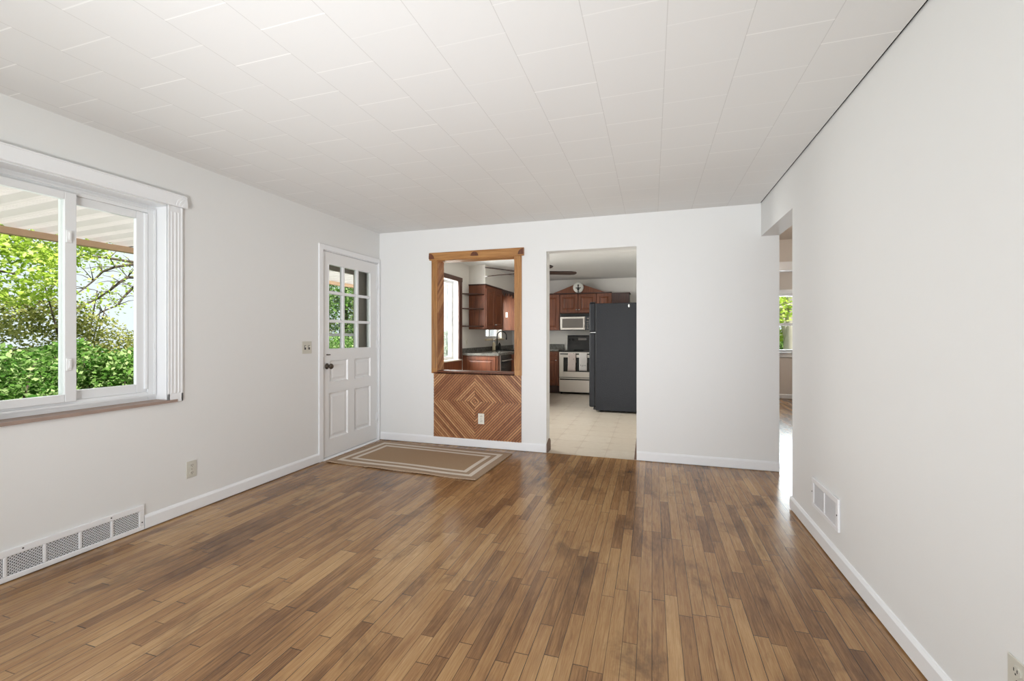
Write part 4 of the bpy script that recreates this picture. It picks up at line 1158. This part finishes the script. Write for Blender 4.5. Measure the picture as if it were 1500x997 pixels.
# ------------------------------------------------------------------ ceiling fan
FC = (-1.593, 5.699); FZ = 2.04
fan = thing('ceiling_fan', 'dark five-blade ceiling fan hanging in the kitchen', 'ceiling fan', (FC[0], FC[1], KC))
m = MB(); m.lathe([(0.065, 0), (0.065, -0.02), (0.03, -0.05), (0.014, -0.055)], (FC[0], FC[1], KC), 'z', 24); m.build('canopy', M['bronze'], fan)
m = MB(); m.lathe([(0.012, 0), (0.012, -(KC-FZ-0.17))], (FC[0], FC[1], KC-0.055), 'z', 12); m.build('downrod', M['bronze'], fan)
m = MB(); m.lathe([(0.03, 0.12), (0.06, 0.10), (0.075, 0.07), (0.075, 0.02), (0.06, -0.01), (0.05, -0.03), (0.02, -0.05), (0.0005, -0.05)], (FC[0], FC[1], FZ), 'z', 28); m.build('motor_housing', M['bronze'], fan)
for th in (4.5, 146.0, 221.0, 75.5, 292.5):
    a = math.radians(th)+CAM_YAW
    b = MB()
    outline = [(0.20, -0.048), (0.30, -0.060), (0.60, -0.068), (0.655, -0.055), (0.674, -0.02), (0.674, 0.02), (0.655, 0.055), (0.60, 0.068), (0.30, 0.060), (0.20, 0.048)]
    dv = Vector((math.cos(a), math.sin(a), 0)); pv = Vector((-math.sin(a), math.cos(a), 0))
    tilt = math.radians(-9)
    pw = pv*math.cos(tilt) + Vector((0, 0, math.sin(tilt))); nn = dv.cross(pw)
    b.prism(outline, 0.012, (FC[0], FC[1], FZ+0.02), dv, pw, nn)
    bl = b.build('blade', M['fan_blade'], fan)
    b = MB(); b.prism([(0.05, -0.015), (0.16, -0.02), (0.26, -0.035), (0.26, 0.035), (0.16, 0.02), (0.05, 0.015)], 0.005, Vector((FC[0], FC[1], FZ+0.02))-nn*0.006, dv, pw, nn)
    b.build('blade_arm', M['bronze'], bl)

# ------------------------------------------------------------------ outdoors
m = MB(); m.box(-40, 40, -30, 45, -0.60, -0.45)
struct('ground', m, M['grass'], 'green lawn outside the house', 'lawn')
m = MB(); m.box(-5.35, XL-TW, -1.6, 9.9, -0.45, -0.06)
struct('floor_porch', m, M['concrete'], 'concrete porch slab outside the front door', 'porch')
aw = thing('porch_awning', 'off-white corrugated porch awning with tan beam outside the slider window', 'awning', (-4.2, 3.2, -0.06))
m = MB(); v = []; f = []
# sawtooth pans running out from the wall, seen from below
prof = []
yy = -1.4
while yy < 8.0:
    prof += [(yy, 0.0), (yy+0.033, 0.012), (yy+0.037, 0.0105), (yy+0.068, 0.022), (yy+0.072, 0.0205), (yy+0.105, 0.034), (yy+0.125, 0.034), (yy+0.165, 0.003)]
    yy += 0.195
prof.append((yy, 0.0))
XE, XI, ZE, ZI = -5.12, XL-TW-0.005, 2.119, 2.19
for th in (0.0, 0.003):
    for y_, h in prof:
        v.append((XE, y_, ZE+h+th)); v.append((XI, y_, ZI+h+th))
n = len(prof)
for i in range(n-1):
    f.append((2*i, 2*i+1, 2*i+3, 2*i+2)); q = 2*n; f.append((q+2*i, q+2*i+2, q+2*i+3, q+2*i+1))
    f.append((2*i, 2*i+2, q+2*i+2, q+2*i)); f.append((2*i+1, q+2*i+1, q+2*i+3, 2*i+3))
m.add(v, f); m.build('roof_sheet', M['awning'], aw)
m = MB(); m.box(-5.06, -4.99, -1.4, 8.0, 2.062, 2.118); m.build('beam', M['awning_beam'], aw, 0.003, label='tan front beam')
for py in (-1.0, 4.6, 7.9):
    m = MB(); m.box(-5.06, -4.99, py-0.035, py+0.035, -0.06, 2.062); m.build('post', M['trim'], aw, 0.004)

def leaf_cloud(n, pts_fn, size, seed):
    rn = random.Random(seed)
    v = []; f = []
    for i in range(n):
        c = Vector(pts_fn(rn))
        d = Vector((rn.gauss(0, 1), rn.gauss(0, 1), rn.gauss(0, 0.6))).normalized()
        s = Vector((rn.gauss(0, 1), rn.gauss(0, 1), rn.gauss(0, 0.5)))
        s = (s - d*s.dot(d)).normalized(); nrm = d.cross(s)
        L = size*rn.uniform(0.6, 1.35); W = L*0.30
        o = len(v)
        v += [c, c+d*L*0.5+s*W+nrm*L*0.06, c+d*L, c+d*L*0.5-s*W+nrm*L*0.06]
        f.append((o, o+1, o+2)); f.append((o, o+2, o+3))
    me = bpy.data.meshes.new('leaves')
    me.from_pydata([tuple(p) for p in v], [], f)
    return me
def blob(rn, r, squash=1.0, shell=0.55):
    while True:
        p = Vector((rn.uniform(-1, 1), rn.uniform(-1, 1), rn.uniform(-1, 1)))
        if 0.05 < p.length <= 1: break
    k = p.length
    p = p.normalized()*(shell + (1-shell)*k)
    return (p.x*r, p.y*r, p.z*r*squash)
def lumps(rn, centers):
    c, r, sq = rn.choice(centers)
    p = blob(rn, r, sq, 0.35)
    return (c[0]+p[0], c[1]+p[1], c[2]+p[2])
def bush_mesh(seed, n, size, R, H):
    rn = random.Random(seed+100)
    cs = []
    for k in range(9):
        a = rn.uniform(0, 2*PI); rr = R*rn.uniform(0.15, 0.65)
        h = rn.uniform(0.25, 0.80)*H
        cs.append(((rr*math.cos(a), rr*math.sin(a), h), R*rn.uniform(0.30, 0.5), 0.8))
    me = leaf_cloud(n, lambda r: lumps(r, cs), size, seed)
    return me
def stem_mesh(seed, R, H):
    rn = random.Random(seed); m = MB()
    for k in range(7):
        a = rn.uniform(0, 2*PI); rr = R*rn.uniform(0.2, 0.6); h = H*rn.uniform(0.6, 0.9)
        m.tube([(0.06*math.cos(a), 0.06*math.sin(a), 0), (rr*0.6*math.cos(a+0.2), rr*0.6*math.sin(a+0.2), h*0.55), (rr*math.cos(a), rr*math.sin(a), h)], [0.03, 0.018, 0.008], 6)
    return m
protos = {}
def plant(kind, name, label, cat, loc, rz, sc, group, mats, R, H, n, size, seed):
    key = kind
    if key not in protos:
        lm = bush_mesh(seed, n, size, R, H); lm.materials.append(M[mats[0]])
        sm = stem_mesh(seed+5, R, H)
        so = sm.build('stems', M[mats[1]])
        protos[key] = (lm, so.data); bpy.data.objects.remove(so)
    lm, smd = protos[key]
    o = thing(name, label, cat, loc, group)
    o.rotation_euler = (0, 0, rz); o.scale = (sc, sc, sc)
    a = bpy.data.objects.new('foliage', lm); COL.objects.link(a); a.parent = o
    b = bpy.data.objects.new('stems', smd); COL.objects.link(b); b.parent = o
    return o
GZ = -0.45
SHRUB = 'dense green shrub in the row outside the left windows'
for i, (x, y, s, k) in enumerate([(-7.3, 3.0, 1.0, 0), (-7.6, 4.3, 1.05, 1), (-7.2, 5.6, 0.95, 0), (-7.6, 1.6, 1.05, 1), (-7.4, 7.0, 1.0, 1), (-7.3, 8.5, 1.1, 0), (-7.4, 9.9, 1.05, 1), (-7.2, 11.3, 1.1, 0), (-7.6, 13.0, 1.2, 1), (-7.8, 15.0, 1.2, 0)]):
    plant('shrub%d' % k, 'garden_shrub', SHRUB, 'shrub', (x, y, GZ), i*1.3, s, 'green shrubs outside the windows', ('leaf_green', 'bark'), 1.0, 1.65, 9500, 0.066, 20+k)
for i, (x, y, s, k) in enumerate([(-9.6, 3.2, 1.0, 0), (-9.9, 5.2, 1.1, 1), (-9.6, 7.2, 1.05, 0), (-9.9, 9.4, 1.1, 1), (-9.6, 11.6, 1.15, 0), (-9.8, 14.0, 1.2, 1), (-9.8, 1.2, 1.0, 1)]):
    plant('olive%d' % k, 'tall_shrub', 'tall olive brown shrub standing behind the green shrubs', 'shrub', (x, y, GZ), i*2.1, s, 'olive shrubs behind the green row', ('leaf_olive', 'bark'), 1.25, 2.6, 9500, 0.06, 40+k)

def tree(label, base_, H, crown, leafmat, barkmat, n, size, seed, trunk_r=0.11, lean=0.0, cat='tree'):
    rn = random.Random(seed)
    o = thing('garden_tree', label, 'tree', base_)
    B = Vector(base_)
    m = MB()
    top = B + Vector((lean, 0.2, H*0.9))
    mid = B + Vector((lean*0.4, 0.05, H*0.45))
    m.tube([B, B+(mid-B)*0.5+Vector((0.05, 0.02, 0)), mid, top], [trunk_r, trunk_r*0.8, trunk_r*0.6, trunk_r*0.15], 10)
    m.build('trunk', M[barkmat], o)
    for k, (c, r, sq) in enumerate(crown):
        t = rn.uniform(0.3, 0.7)
        s = B + (top-B)*t
        e = B + Vector(c)
        mm = (s+e)/2 + Vector((rn.uniform(-0.2, 0.2), rn.uniform(-0.2, 0.2), rn.uniform(0.0, 0.3)))
        m = MB(); m.tube([s, mm, e, e+(e-mm)*0.7], [trunk_r*0.42, trunk_r*0.28, trunk_r*0.16, trunk_r*0.05], 7)
        for q in range(4):
            d = Vector((rn.uniform(-1, 1), rn.uniform(-1, 1), rn.uniform(-0.3, 0.8)))*r*0.8
            st = mm + (e-mm)*rn.uniform(0.1, 1.0)
            m.tube([st, st+d*0.5+Vector((0, 0, 0.06)), st+d], [trunk_r*0.14, trunk_r*0.09, trunk_r*0.03], 5)
        m.build('branch', M[barkmat], o)
    me = leaf_cloud(n, lambda r: lumps(r, crown), size, seed+1); me.materials.append(M[leafmat])
    f = bpy.data.objects.new('leaves', me); COL.objects.link(f); f.parent = o
    return o
# crowns given relative to the trunk's base
tree('yellow-green leafy tree filling the left window pane', (-8.4, 2.4, GZ), 5.5,
     [((0.6, 0.9, 2.5), 0.7, 0.7), ((0.4, 1.5, 3.1), 0.75, 0.6), ((0.2, 0.3, 3.0), 0.9, 0.7), ((0.5, 1.1, 3.9), 0.9, 0.7), ((-0.2, -0.8, 3.2), 1.0, 0.7), ((0.0, 0.2, 4.4), 1.0, 0.7), ((0.3, 0.4, 2.2), 0.6, 0.6)],
     'leaf_bright', 'bark', 19000, 0.07, 61)
SPARSE = [
    [(-9.5, 5.86, 2.329), (-9.26, 5.589, 2.2), (-9.37, 5.494, 2.044), (-9.67, 5.457, 1.888), (-9.72, 5.217, 1.718), (-9.45, 4.913, 1.61)],
    [(-9.44, 5.903, 2.579), (-9.46, 5.624, 2.488), (-9.76, 5.602, 2.41), (-9.9, 5.54, 2.242), (-9.67, 5.277, 2.069), (-9.42, 4.952, 1.866)],
    [(-9.57, 6.01, 2.642), (-9.84, 5.758, 2.693), (-10.05, 5.567, 2.711), (-9.89, 5.253, 2.613), (-9.6, 4.883, 2.468), (-9.6, 4.652, 2.477)],
    [(-9.91, 6.152, 3.006), (-10.18, 5.843, 3.069), (-10.11, 5.376, 2.971), (-9.81, 4.931, 2.615), (-9.71, 4.743, 2.703), (-9.97, 4.725, 2.83)],
    [(-10.29, 6.46, 2.235), (-10.31, 6.271, 1.993), (-10.02, 6.003, 1.817), (-9.85, 5.654, 1.676), (-10.04, 5.549, 1.495)],
    [(-10.49, 5.374, 2.321), (-10.25, 5.172, 2.187), (-10.01, 4.868, 1.863), (-10.12, 4.764, 1.671), (-10.42, 4.782, 1.571)],
]
sp_t = thing('garden_tree', 'sparse tree with bare curved branches in the right window pane', 'tree', (-9.9, 6.75, GZ))
m = MB(); m.tube([(-9.9, 6.75, GZ), (-9.95, 6.7, 1.2), (-9.85, 6.6, 2.6), (-9.9, 6.5, 4.6)], [0.13, 0.11, 0.09, 0.03], 10); m.build('trunk', M['bark'], sp_t)
rn_ = random.Random(5); tips = []
for k, b_ in enumerate(SPARSE):
    st_ = (-9.88, 6.62, min(3.4, b_[0][2]+0.1))
    path = [st_] + b_ if k < 5 else b_
    n_ = len(path)
    m = MB(); m.tube(path, [0.030*(1-0.75*q/(n_-1)) for q in range(n_)], 7)
    for q in range(1, n_):
        for w_ in range(3):
            p_ = Vector(path[q]); d_ = Vector((rn_.uniform(-.4, .4), rn_.uniform(-.6, .35), rn_.uniform(-.25, .45)))*0.7
            m.tube([p_, p_+d_*0.5+Vector((0, 0, 0.03)), p_+d_], [0.009, 0.006, 0.002], 5); tips += [p_+d_, p_+d_*0.6]
    m.build('branch', M['bark'], sp_t)
lf = leaf_cloud(1300, lambda r: Vector(r.choice(tips)) + Vector((r.gauss(0, .10), r.gauss(0, .12), r.gauss(0, .08))), 0.065, 9)
lf.materials.append(M['leaf_bright'])
o = bpy.data.objects.new('leaves', lf); COL.objects.link(o); o.parent = sp_t; o.matrix_parent_inverse = Matrix.Translation(-Vector(sp_t.location))
tree('leafy green tree beyond the porch seen through the front door glass', (-8.8, 11.2, GZ), 5.5,
     [((0.4, -0.3, 2.4), 0.9, 0.8), ((0.5, 0.6, 2.0), 0.9, 0.8), ((0.2, 0.1, 3.3), 1.0, 0.8), ((0.1, -0.9, 3.0), 0.9, 0.8)], 'leaf_green', 'bark', 9000, 0.08, 71)
tree('pale-barked tree outside the bedroom window', (3.15, 12.3, GZ), 5.0,
     [((-0.35, -0.1, 2.3), 0.42, 1.0), ((-0.6, 0.0, 3.0), 0.55, 1.0), ((0.5, 0.4, 3.2), 0.7, 0.9), ((-0.3, 0.3, 1.7), 0.3, 0.8)],
     'leaf_bright', 'pale_bark', 2200, 0.10, 83, trunk_r=0.2, lean=0.1)
for i, (x, y, s, k) in enumerate([(2.3, 14.2, 1.1, 0), (3.6, 14.8, 1.2, 1), (4.9, 14.2, 1.1, 0)]):
    plant('shrub%d' % k, 'garden_shrub', 'green shrub in the yard behind the bedroom window', 'shrub', (x, y, GZ), i*1.7, s, 'shrubs behind the bedroom window', ('leaf_green', 'bark'), 1.0, 1.65, 9500, 0.066, 20+k)

bpy.context.view_layer.update()
